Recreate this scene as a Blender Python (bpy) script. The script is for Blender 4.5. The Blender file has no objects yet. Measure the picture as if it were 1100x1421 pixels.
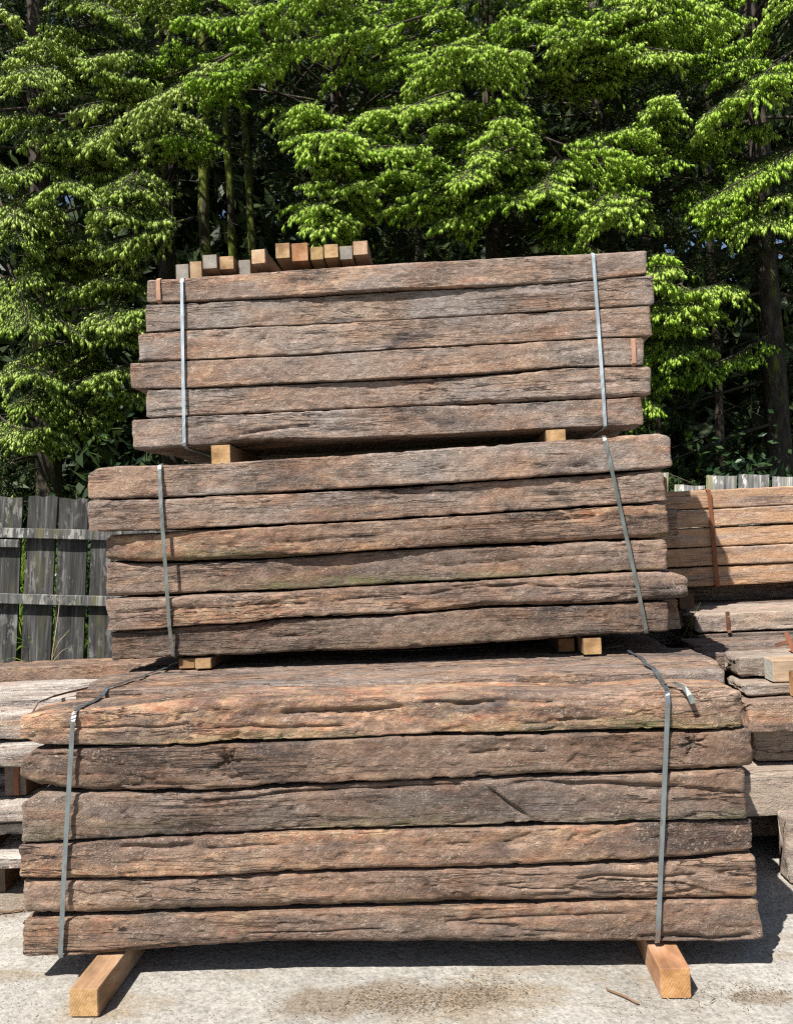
import bpy, math, random
import numpy as np
from mathutils import Vector, Matrix

R = math.radians
scene = bpy.context.scene
COL = scene.collection

# ------------------------------------------------------------------ camera
cam_data = bpy.data.cameras.new('camera')
cam = bpy.data.objects.new('camera', cam_data)
COL.objects.link(cam)
cam_data.sensor_fit = 'HORIZONTAL'
cam_data.sensor_width = 36.0
cam_data.lens = 36.0
cam_data.clip_start = 0.05
cam_data.clip_end = 3000
PITCH, ROLL = R(1.5), R(2.6)
fw = Vector((0, math.cos(PITCH), math.sin(PITCH)))
up0 = Vector((0, -math.sin(PITCH), math.cos(PITCH)))
rt = Vector((1, 0, 0)) * math.cos(ROLL) - up0 * math.sin(ROLL)
up = up0 * math.cos(ROLL) + Vector((1, 0, 0)) * math.sin(ROLL)
cam.matrix_world = Matrix(((rt.x, up.x, -fw.x, 0), (rt.y, up.y, -fw.y, 0), (rt.z, up.z, -fw.z, 1.55), (0, 0, 0, 1)))
scene.camera = cam

# ------------------------------------------------------------------ sky, sun, exposure
SUN_EL, SUN_AZ = R(55), R(38)          # from the left behind the camera
world = bpy.data.worlds.new('World')
scene.world = world
world.use_nodes = True
wn = world.node_tree
wn.nodes.clear()
sky = wn.nodes.new('ShaderNodeTexSky')
sky.sky_type = 'NISHITA'
sky.sun_disc = False
sky.sun_elevation = SUN_EL
sky.sun_rotation = R(180) + SUN_AZ
bg = wn.nodes.new('ShaderNodeBackground')
bg.inputs['Strength'].default_value = 0.055
wo = wn.nodes.new('ShaderNodeOutputWorld')
wn.links.new(sky.outputs[0], bg.inputs['Color'])
wn.links.new(bg.outputs[0], wo.inputs['Surface'])
sun_data = bpy.data.lights.new('sun', 'SUN')
sun_data.energy = 5.0
sun_data.angle = R(0.5)
sun_data.color = (1.0, 0.955, 0.89)
sun = bpy.data.objects.new('sun', sun_data)
COL.objects.link(sun)
sun_dir = Vector((math.sin(SUN_AZ) * math.cos(SUN_EL), math.cos(SUN_AZ) * math.cos(SUN_EL), -math.sin(SUN_EL)))
sun.rotation_euler = sun_dir.to_track_quat('-Z', 'Y').to_euler()
sun.location = (-4, -6, 12)
vs = scene.view_settings
vs.view_transform = 'Standard'
vs.look = 'None'
vs.gamma = 1.0
vs.use_curve_mapping = False
vs.exposure = 0.85
scene.cycles.use_denoising = False
scene.cycles.filter_width = 1.2
scene.cycles.sample_clamp_indirect = 4.0
scene.cycles.max_bounces = 6
scene.cycles.diffuse_bounces = 3

# upper stack, front row, top to bottom: left end, right end, top edge (u, z), bottom edge (u, z) in metres
UPPER_ROW = [
    (-1.264, 1.333, [(-1.258, 2.949), (-1.057, 2.944), (-0.724, 2.945), (-0.431, 2.949), (-0.087, 2.946), (0.505, 2.945), (1.061, 2.938), (1.326, 2.939)], [(-1.263, 2.819), (-1.043, 2.809), (-0.695, 2.807), (-0.437, 2.802), (-0.008, 2.805), (0.497, 2.792), (1.079, 2.792), (1.326, 2.803)]),
    (-1.278, 1.358, [(-1.263, 2.819), (-1.043, 2.809), (-0.695, 2.807), (-0.437, 2.802), (-0.008, 2.805), (0.497, 2.792), (1.079, 2.792), (1.326, 2.803)], [(-1.269, 2.663), (-1.068, 2.664), (-0.443, 2.653), (0.068, 2.65), (0.49, 2.649), (1.072, 2.646), (1.347, 2.647)]),
    (-1.318, 1.339, [(-1.269, 2.663), (-1.068, 2.664), (-0.443, 2.653), (0.068, 2.65), (0.49, 2.649), (1.072, 2.646), (1.347, 2.647)], [(-1.313, 2.509), (-1.075, 2.505), (-0.45, 2.494), (0.061, 2.497), (0.483, 2.495), (1.071, 2.495), (1.334, 2.487)]),
    (-1.366, 1.295, [(-1.313, 2.509), (-1.075, 2.505), (-0.45, 2.494), (0.061, 2.497), (0.483, 2.495), (1.071, 2.495), (1.334, 2.487)], [(-1.342, 2.366), (-1.08, 2.355), (-0.801, 2.351), (-0.456, 2.348), (-0.028, 2.345), (0.475, 2.341), (0.893, 2.354), (1.291, 2.34)]),
    (-1.291, 1.319, [(-1.342, 2.366), (-1.08, 2.355), (-0.801, 2.351), (-0.456, 2.348), (-0.028, 2.345), (0.475, 2.341), (0.893, 2.354), (1.291, 2.34)], [(-1.29, 2.207), (-1.067, 2.21), (-0.462, 2.204), (0.047, 2.2), (0.468, 2.191), (1.081, 2.184), (1.311, 2.185)]),
    (-1.366, 1.271, [(-1.29, 2.207), (-1.067, 2.21), (-0.462, 2.204), (0.047, 2.2), (0.468, 2.191), (1.081, 2.184), (1.311, 2.185)], [(-1.366, 2.046), (-0.951, 2.045), (-0.771, 2.059), (-0.469, 2.047), (0.04, 2.04), (0.461, 2.042), (0.878, 2.04), (1.264, 2.034)]),
]
# middle stack, front row, top to bottom: left end, right end, top edge (u, z), bottom edge (u, z) in metres
MIDDLE_ROW = [
    (-1.412, 1.221, [(-1.407, 1.888), (-1.359, 1.913), (-1.271, 1.918), (-1.066, 1.911), (-0.764, 1.909), (-0.509, 1.912), (-0.094, 1.919), (0.398, 1.921), (0.865, 1.932), (1.173, 1.941), (1.212, 1.923)], [(-1.411, 1.765), (-1.066, 1.755), (-0.786, 1.756), (-0.516, 1.753), (-0.102, 1.756), (0.391, 1.762), (0.932, 1.772), (1.217, 1.78)]),
    (-1.404, 1.188, [(-1.411, 1.765), (-1.066, 1.755), (-0.786, 1.756), (-0.516, 1.753), (-0.102, 1.756), (0.391, 1.762), (0.932, 1.772), (1.217, 1.78)], [(-1.4, 1.611), (-1.071, 1.606), (-0.522, 1.609), (-0.024, 1.611), (0.384, 1.617), (0.884, 1.625), (1.181, 1.63)]),
    (-1.355, 1.192, [(-1.35, 1.589), (-1.319, 1.606), (-1.071, 1.606), (-0.522, 1.609), (-0.024, 1.611), (0.384, 1.617), (0.884, 1.625), (1.181, 1.63)], [(-1.347, 1.485), (-1.204, 1.468), (-0.947, 1.46), (-0.528, 1.46), (-0.03, 1.476), (0.377, 1.476), (0.876, 1.478), (1.188, 1.472)]),
    (-1.357, 1.178, [(-1.347, 1.485), (-1.204, 1.468), (-0.947, 1.46), (-0.528, 1.46), (-0.03, 1.476), (0.377, 1.476), (0.876, 1.478), (1.188, 1.472)], [(-1.347, 1.313), (-1.083, 1.312), (-0.953, 1.315), (-0.535, 1.313), (-0.037, 1.321), (0.37, 1.325), (0.95, 1.334), (1.168, 1.332)]),
    (-1.336, 1.257, [(-1.347, 1.313), (-1.083, 1.312), (-0.953, 1.315), (-0.535, 1.313), (-0.037, 1.321), (0.37, 1.325), (0.95, 1.334), (1.199, 1.33), (1.254, 1.308)], [(-1.322, 1.159), (-1.088, 1.163), (-0.876, 1.174), (-0.751, 1.17), (-0.54, 1.188), (-0.292, 1.184), (0.117, 1.188), (0.364, 1.202), (0.614, 1.196), (0.943, 1.195), (1.248, 1.205)]),
    (-1.335, 1.173, [(-1.322, 1.159), (-1.088, 1.163), (-0.876, 1.174), (-0.751, 1.17), (-0.54, 1.188), (-0.292, 1.184), (0.117, 1.188), (0.364, 1.202), (0.614, 1.196), (0.943, 1.195), (1.248, 1.205)], [(-1.334, 1.022), (-1.05, 1.029), (-0.714, 1.025), (-0.546, 1.029), (-0.051, 1.024), (0.356, 1.034), (0.773, 1.053), (1.166, 1.058)]),
]
# lower stack, front row, top to bottom: left end, right end, top edge (u, z), bottom edge (u, z) in metres
LOWER_ROW = [
    (-1.405, 1.154, [(-1.398, 0.942), (-1.302, 0.955), (-1.195, 0.959), (-0.931, 0.966), (-0.735, 0.98), (-0.412, 0.979), (-0.093, 0.978), (0.347, 0.966), (0.655, 0.951), (0.901, 0.962), (1.147, 0.949)], [(-1.374, 0.859), (-1.332, 0.84), (-1.068, 0.832), (-0.741, 0.83), (-0.418, 0.83), (-0.036, 0.839), (0.649, 0.832), (1.015, 0.823), (1.148, 0.827)]),
    (-1.415, 1.185, [(-1.408, 0.796), (-1.359, 0.83), (-1.068, 0.832), (-0.741, 0.83), (-0.418, 0.83), (-0.036, 0.839), (0.649, 0.832), (1.015, 0.823), (1.148, 0.827)], [(-1.403, 0.713), (-1.337, 0.689), (-1.074, 0.669), (-0.748, 0.66), (-0.553, 0.665), (-0.425, 0.674), (-0.233, 0.674), (-0.043, 0.681), (0.457, 0.687), (0.642, 0.682), (1.007, 0.689), (1.169, 0.694)]),
    (-1.403, 1.145, [(-1.397, 0.642), (-1.346, 0.673), (-1.074, 0.669), (-0.748, 0.66), (-0.553, 0.665), (-0.425, 0.674), (-0.233, 0.674), (-0.043, 0.681), (0.457, 0.687), (0.642, 0.682), (1.007, 0.689), (1.169, 0.694)], [(-1.397, 0.496), (-1.08, 0.503), (-0.753, 0.511), (-0.431, 0.516), (-0.05, 0.517), (0.387, 0.518), (0.633, 0.517), (0.877, 0.519), (1.135, 0.517)]),
    (-1.413, 1.170, [(-1.397, 0.496), (-1.08, 0.503), (-0.753, 0.511), (-0.431, 0.516), (-0.05, 0.517), (0.387, 0.518), (0.633, 0.517), (0.877, 0.519), (1.135, 0.517)], [(-1.401, 0.368), (-1.02, 0.36), (-0.759, 0.362), (-0.437, 0.373), (-0.057, 0.375), (0.318, 0.374), (0.626, 0.38), (0.87, 0.387), (1.165, 0.4)]),
    (-1.406, 1.173, [(-1.401, 0.368), (-1.02, 0.36), (-0.759, 0.362), (-0.437, 0.373), (-0.057, 0.375), (0.318, 0.374), (0.626, 0.38), (0.87, 0.387), (1.165, 0.4)], [(-1.388, 0.23), (-1.09, 0.23), (-0.764, 0.237), (-0.063, 0.244), (0.62, 0.251), (1.164, 0.25)]),
    (-1.411, 1.174, [(-1.388, 0.23), (-1.09, 0.23), (-0.764, 0.237), (-0.063, 0.244), (0.62, 0.251), (1.164, 0.25)], [(-1.392, 0.091), (-1.226, 0.088), (-1.029, 0.098), (-0.769, 0.114), (-0.448, 0.121), (-0.069, 0.113), (0.612, 0.111), (1.036, 0.102), (1.168, 0.11)]),
]
SPRAYS = [
    (-3.34, 7.87, 6.87), (-2.71, 7.49, 6.17), (-3.37, 7.88, 6.13), (-2.17, 7.64, 6.09), (-3.41, 7.63, 5.57), (-2.69, 7.19, 5.25), (-2.22, 7.88, 5.57), (-2.83, 7.01, 4.83),
    (-2.39, 7.23, 4.85), (-1.98, 7.39, 5.42), (-3.32, 7.7, 5.03), (-3.37, 7.18, 4.6), (-2.94, 7.78, 4.61), (-3.42, 7.89, 4.52), (-3.31, 7.15, 3.99), (-2.94, 7.54, 4.03),
    (-3.19, 7.01, 3.55), (-2.61, 7.35, 3.68), (-3.09, 7.04, 3.1), (-2.81, 7.86, 3.11), (-3.46, 7.39, 2.92), (-3.11, 7.85, 2.83), (-3.55, 7.71, 2.55), (-3.67, 7.78, 6.46),
    (-3.41, 7.16, 4.99), (-1.43, 7.07, 6.25), (-1.26, 7.54, 6.34), (-1.7, 7.15, 5.82), (-1.98, 7.66, 6.52), (-0.81, 7.37, 6.49), (-0.44, 7.48, 6.47), (-0.23, 7.84, 6.26),
    (-2.34, 7.47, 6.56), (-0.56, 7.1, 5.17), (-0.03, 7.14, 5.43), (0.33, 7.49, 5.89), (-0.4, 7.47, 5.07), (0.16, 7.57, 5.38), (0.57, 7.36, 5.39), (1.02, 7.58, 5.7),
    (1.11, 7.36, 5.22), (0.64, 7.56, 5.07), (0.22, 7.69, 5.0), (-0.53, 7.16, 4.6), (-0.01, 7.34, 4.58), (0.75, 7.45, 4.59), (1.13, 7.62, 4.93), (0.45, 7.23, 4.38),
    (1.46, 7.5, 5.07), (1.82, 7.56, 5.08), (2.15, 7.81, 4.89), (-0.55, 7.33, 4.53), (-0.19, 7.57, 5.32), (0.79, 7.17, 6.02), (1.25, 7.45, 6.45), (1.59, 7.16, 6.04),
    (1.29, 7.83, 6.18), (2.05, 7.39, 6.3), (1.84, 7.75, 6.11), (2.45, 7.38, 6.07), (2.36, 7.81, 5.98), (2.73, 7.36, 6.33), (2.66, 7.3, 5.53), (0.71, 7.51, 6.59),
    (0.28, 7.76, 6.41), (3.45, 7.77, 6.56), (3.76, 7.54, 6.25), (3.64, 7.08, 5.56), (3.32, 7.54, 5.85), (3.02, 7.22, 5.27), (3.77, 7.66, 5.4), (4.03, 7.81, 5.1),
    (2.57, 7.46, 5.28), (2.37, 7.54, 5.05), (2.85, 7.06, 4.4), (3.5, 7.49, 4.48), (3.59, 7.12, 4.46), (1.79, 7.55, 4.52), (2.14, 7.33, 4.48), (2.6, 7.69, 4.46),
    (2.54, 7.04, 3.69), (2.82, 7.1, 3.63), (2.8, 7.62, 3.44), (3.0, 7.46, 3.18), (2.66, 7.51, 2.93), (2.59, 7.76, 2.7), (-3.35, 7.44, 7.08), (-2.83, 7.73, 7.19),
    (-2.18, 7.46, 7.04), (-1.57, 7.83, 7.28), (-0.88, 7.6, 7.15), (-0.3, 7.13, 6.72), (0.71, 7.33, 6.88), (1.33, 7.78, 7.18), (1.79, 7.32, 6.75), (2.28, 7.17, 6.69),
    (2.98, 7.43, 6.77), (3.57, 7.35, 6.76), (0.17, 7.56, 6.93), (-0.96, 7.39, 6.24), (3.76, 7.23, 6.4), (-3.27, 7.61, 6.57), (-2.26, 8.18, 6.55), (-2.17, 7.93, 5.48),
    (-2.2, 7.55, 5.47), (-2.68, 7.32, 4.34), (-2.79, 7.61, 4.15), (-3.6, 8.14, 3.26), (-2.96, 7.95, 2.69), (-3.63, 7.24, 5.03), (-1.66, 7.23, 5.85), (-0.49, 7.87, 6.81),
    (-0.54, 8.15, 5.87), (-0.34, 7.3, 5.05), (1.13, 7.61, 5.75), (0.32, 8.13, 5.18), (0.7, 7.38, 4.49), (1.42, 8.19, 5.52), (-0.45, 7.94, 4.91), (1.46, 8.03, 6.76),
    (2.07, 7.54, 6.44), (2.36, 8.04, 6.17), (0.93, 8.14, 6.84), (3.83, 8.01, 6.69), (3.38, 7.76, 5.42), (2.89, 7.84, 5.57), (3.41, 7.42, 4.53), (2.05, 7.51, 4.6),
    (2.88, 7.23, 3.54), (2.76, 7.65, 2.92), (-2.89, 8.13, 7.37), (-0.71, 7.54, 7.19), (1.39, 7.61, 7.1), (3.4, 8.09, 7.34), (-1.14, 7.43, 6.16), (-2.76, 7.54, 6.27),
    (-2.75, 7.32, 5.39), (-2.2, 7.76, 5.61), (-3.6, 8.15, 4.48), (-2.56, 7.26, 3.63), (-3.05, 8.16, 2.87), (-1.42, 7.96, 6.76), (-0.71, 8.15, 7.02), (-0.75, 7.86, 5.58),
    (0.21, 8.07, 5.7), (0.52, 7.32, 5.07), (0.71, 7.43, 4.73), (1.9, 8.04, 5.28), (0.72, 7.84, 6.57), (2.23, 7.36, 6.39), (2.97, 7.62, 6.46), (3.35, 7.22, 6.23),
    (3.02, 7.37, 5.32), (2.33, 7.24, 4.87), (1.74, 7.43, 4.56), (2.9, 7.22, 3.68), (2.57, 8.04, 2.77), (-1.75, 7.87, 7.36), (1.24, 7.89, 7.31), (3.73, 7.78, 6.95),
    (-3.58, 7.77, 6.89), (-3.08, 7.75, 6.56), (-2.39, 7.38, 6.23), (-3.26, 7.17, 5.93), (-2.96, 7.57, 5.8), (-2.21, 7.39, 5.67), (-3.47, 7.46, 5.69), (-2.63, 7.59, 5.51),
    (-3.3, 7.85, 5.53), (-2.9, 7.73, 5.23), (-3.28, 7.11, 4.37), (-3.17, 7.82, 4.78), (-3.32, 7.61, 3.86), (-2.79, 7.29, 3.47), (-3.64, 7.66, 3.39), (-3.0, 7.43, 3.11),
    (-3.31, 7.5, 2.72), (-2.54, 7.51, 3.52), (-2.63, 7.14, 4.62), (-2.22, 7.33, 4.88), (-0.44, 7.39, 5.52), (0.08, 7.05, 4.85), (0.87, 7.65, 5.38), (0.47, 7.29, 4.68),
    (1.52, 7.43, 6.35), (2.03, 7.85, 6.39), (2.45, 7.78, 6.62), (2.87, 7.25, 5.9), (3.45, 7.36, 5.87), (3.32, 7.51, 4.78), (3.51, 7.11, 4.19), (2.98, 7.72, 3.6),
    (2.73, 7.29, 3.09), (2.51, 7.1, 3.97), (-1.33, 7.64, 6.69), (-0.98, 7.46, 6.07), (-0.67, 7.02, 5.46), (-1.86, 7.51, 6.63), (-0.63, 7.08, 5.03), (-0.28, 6.72, 5.02),
    (-0.12, 7.03, 4.72), (0.22, 6.83, 5.25), (0.4, 6.92, 4.97), (0.69, 6.74, 4.55), (0.91, 6.97, 4.9), (0.33, 7.17, 4.56), (1.1, 6.85, 5.16), (1.42, 6.73, 4.45),
    (1.89, 7.12, 4.41), (-0.34, 7.17, 4.46), (2.58, 6.95, 3.79), (2.76, 7.15, 3.32), (3.07, 7.15, 4.3), (1.71, 7.07, 6.17), (1.37, 7.12, 5.89),
]

# ------------------------------------------------------------------ helpers
def hash3(ix, iy, iz, seed):
    h = (ix.astype(np.int64) * 374761393 + iy.astype(np.int64) * 668265263 + iz.astype(np.int64) * 2147483647 + seed * 974711) & 0xFFFFFFFF
    h = ((h ^ (h >> 13)) * 1274126177) & 0xFFFFFFFF
    h = (h ^ (h >> 16)) & 0xFFFFFFFF
    h = (h * 2246822519) & 0xFFFFFFFF
    return ((h ^ (h >> 15)) & 0xFFFF) / 65535.0 * 2.0 - 1.0


def noise3(x, y, z, seed=0):
    """smooth value noise, -1..1"""
    x0, y0, z0 = np.floor(x), np.floor(y), np.floor(z)
    fx, fy, fz = x - x0, y - y0, z - z0
    fx, fy, fz = fx * fx * (3 - 2 * fx), fy * fy * (3 - 2 * fy), fz * fz * (3 - 2 * fz)
    x0, y0, z0 = x0.astype(np.int64), y0.astype(np.int64), z0.astype(np.int64)
    r = 0
    for dx in (0, 1):
        wx = fx if dx else 1 - fx
        for dy in (0, 1):
            wy = fy if dy else 1 - fy
            for dz in (0, 1):
                wz = fz if dz else 1 - fz
                r = r + wx * wy * wz * hash3(x0 + dx, y0 + dy, z0 + dz, seed)
    return r


def fbm(x, y, z, seed=0, octaves=3):
    r, a, s = 0, 1.0, 0
    for o in range(octaves):
        r = r + a * noise3(x * 2 ** o, y * 2 ** o, z * 2 ** o, seed + o * 17)
        s += a
        a *= 0.5
    return r / s


def mesh_np(name, verts, faces, mats, face_mat=None, smooth=True, attrs=None):
    """verts (n,3); faces: list of int arrays (k, 3) or (k, 4)"""
    me = bpy.data.meshes.new(name)
    verts = np.asarray(verts, dtype=np.float32)
    me.vertices.add(len(verts))
    me.vertices.foreach_set('co', verts.ravel())
    loops = np.concatenate([f.ravel() for f in faces]).astype(np.int32)
    counts = np.concatenate([np.full(len(f), f.shape[1], dtype=np.int32) for f in faces])
    starts = np.concatenate([[0], np.cumsum(counts)[:-1]]).astype(np.int32)
    me.loops.add(len(loops))
    me.loops.foreach_set('vertex_index', loops)
    me.polygons.add(len(counts))
    me.polygons.foreach_set('loop_start', starts)
    me.polygons.foreach_set('loop_total', counts)
    me.polygons.foreach_set('use_smooth', np.full(len(counts), smooth, dtype=bool))
    for m in mats:
        me.materials.append(m)
    if face_mat is not None:
        me.polygons.foreach_set('material_index', np.asarray(face_mat, dtype=np.int32))
    me.update(calc_edges=True)
    if attrs:
        for k, v in attrs.items():
            a = me.attributes.new(k, 'FLOAT', 'FACE')
            a.data.foreach_set('value', np.asarray(v, dtype=np.float32))
    me.validate()
    return me


def link(name, me, parent=None, loc=(0, 0, 0), rot=(0, 0, 0)):
    o = bpy.data.objects.new(name, me)
    COL.objects.link(o)
    o.location = loc
    o.rotation_euler = rot
    if parent is not None:
        o.parent = parent
    return o


def tag(o, label, cat=None, group=None, kind=None):
    o['label'] = label
    if cat:
        o['category'] = cat
    if group:
        o['group'] = group
    if kind:
        o['kind'] = kind
    return o


def empty(name, loc, rot=(0, 0, 0)):
    o = bpy.data.objects.new(name, None)
    COL.objects.link(o)
    o.location = loc
    o.rotation_euler = rot
    return o


def box_mesh(name, size, mats, bevel=0.004, jitter=0.0, seed=0, segs=1):
    """a bevelled, slightly uneven timber: size (x, y, z), centred; segs cuts along x"""
    rng = np.random.RandomState(seed)
    sx, sy, sz = size
    prof = []
    hy, hz, b = sy / 2, sz / 2, bevel
    for (cy, cz, a0) in ((-hy + b, -hz + b, 180), (hy - b, -hz + b, 270), (hy - b, hz - b, 0), (-hy + b, hz - b, 90)):
        for a in (0, 45, 90):
            t = R(a0 + a)
            prof.append((cy + b * math.cos(t), cz + b * math.sin(t)))
    prof = np.array(prof)
    n = len(prof)
    xs = np.concatenate([[-sx / 2, -sx / 2 + b], np.linspace(-sx / 2 + b, sx / 2 - b, segs + 1)[1:-1], [sx / 2 - b, sx / 2]])
    V = []
    for i, x in enumerate(xs):
        k = 1.0
        p = prof.copy()
        if i in (0, len(xs) - 1):
            p[:, 0] -= np.sign(p[:, 0]) * b * 0.6
            p[:, 1] -= np.sign(p[:, 1]) * b * 0.6
        j = rng.uniform(-jitter, jitter, 2)
        p = p + j
        V.append(np.column_stack([np.full(n, x), p]))
    V = np.concatenate(V)
    m = len(xs)
    F = []
    for i in range(m - 1):
        for j in range(n):
            F.append((i * n + j, i * n + (j + 1) % n, (i + 1) * n + (j + 1) % n, (i + 1) * n + j))
    F = np.array(F)[:, ::-1]
    c0, c1 = len(V), len(V) + 1
    V = np.concatenate([V, [[-sx / 2, 0, 0], [sx / 2, 0, 0]]])
    caps = [(c0, (j + 1) % n, j) for j in range(n)] + [(c1, (m - 1) * n + j, (m - 1) * n + (j + 1) % n) for j in range(n)]
    caps = np.array(caps)[:, ::-1]
    fm = np.concatenate([np.zeros(len(F)), np.full(len(caps), 1 if len(mats) > 1 else 0)])
    return mesh_np(name, V, [F, caps], mats, fm, smooth=False)


def interp(pts, x):
    p = np.asarray(pts, dtype=float)
    return np.interp(x, p[:, 0], p[:, 1])


# ------------------------------------------------------------------ materials
class NT:
    def __init__(self, name):
        self.m = bpy.data.materials.new(name)
        self.m.use_nodes = True
        self.t = self.m.node_tree
        self.b = self.t.nodes['Principled BSDF']
        self.b.inputs['Specular IOR Level'].default_value = 0.25

    def n(self, kind, ins=None, **props):
        nd = self.t.nodes.new('ShaderNode' + kind)
        for k, v in props.items():
            setattr(nd, k, v)
        for k, v in (ins or {}).items():
            self.put(nd.inputs[k], v)
        return nd

    def put(self, sock, v):
        if isinstance(v, bpy.types.NodeSocket):
            self.t.links.new(v, sock)
        elif isinstance(v, (tuple, list)) and len(v) == 3 and sock.type == 'RGBA':
            sock.default_value = (*v, 1)
        else:
            sock.default_value = v

    def coord(self, scale, out='Object', offset=None, rot=(0, 0, 0)):
        tc = self.n('TexCoord')
        src = tc.outputs[out]
        if offset is not None:
            src = self.n('VectorMath', {0: src, 1: offset}, operation='ADD').outputs[0]
        return self.n('Mapping', {'Vector': src, 'Scale': scale, 'Rotation': rot}).outputs[0]

    def rand_offset(self):
        oi = self.n('ObjectInfo')
        return self.n('VectorMath', {0: (37.0, 91.0, 53.0), 'Scale': oi.outputs['Random']}, operation='SCALE').outputs[0]

    def noise(self, vec, scale=1.0, detail=4, rough=0.55, dist=0.0):
        return self.n('TexNoise', {'Vector': vec, 'Scale': scale, 'Detail': detail, 'Roughness': rough, 'Distortion': dist}).outputs['Fac']

    def ramp(self, fac, stops, interp='LINEAR'):
        nd = self.n('ValToRGB', {'Fac': fac})
        cr = nd.color_ramp
        cr.interpolation = interp
        while len(cr.elements) < len(stops):
            cr.elements.new(0.5)
        for e, (p, c) in zip(cr.elements, stops):
            e.position = p
            e.color = (*c, 1) if isinstance(c, tuple) else (c, c, c, 1)
        return nd.outputs[0]

    def mix(self, fac, a, b, mode='MIX'):
        nd = self.n('Mix', data_type='RGBA', blend_type=mode)
        self.put(nd.inputs[0], fac)
        self.put(nd.inputs[6], a)
        self.put(nd.inputs[7], b)
        return nd.outputs[2]

    def math(self, op, a, b=0.0, clamp=False):
        nd = self.n('Math', {0: a, 1: b}, operation=op, use_clamp=clamp)
        return nd.outputs[0]

    def ridge(self, fac, width, soft):
        """1 on the line where fac crosses 0.5"""
        d = self.math('ABSOLUTE', self.math('SUBTRACT', fac, 0.5))
        return self.math('SUBTRACT', 1.0, self.math('DIVIDE', self.math('SUBTRACT', d, width, clamp=True), soft, clamp=True), clamp=True)

    def bump(self, height, strength=0.6, dist=0.01, normal=None):
        ins = {'Height': height, 'Strength': strength, 'Distance': dist}
        if normal is not None:
            ins['Normal'] = normal
        return self.n('Bump', ins).outputs[0]


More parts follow.
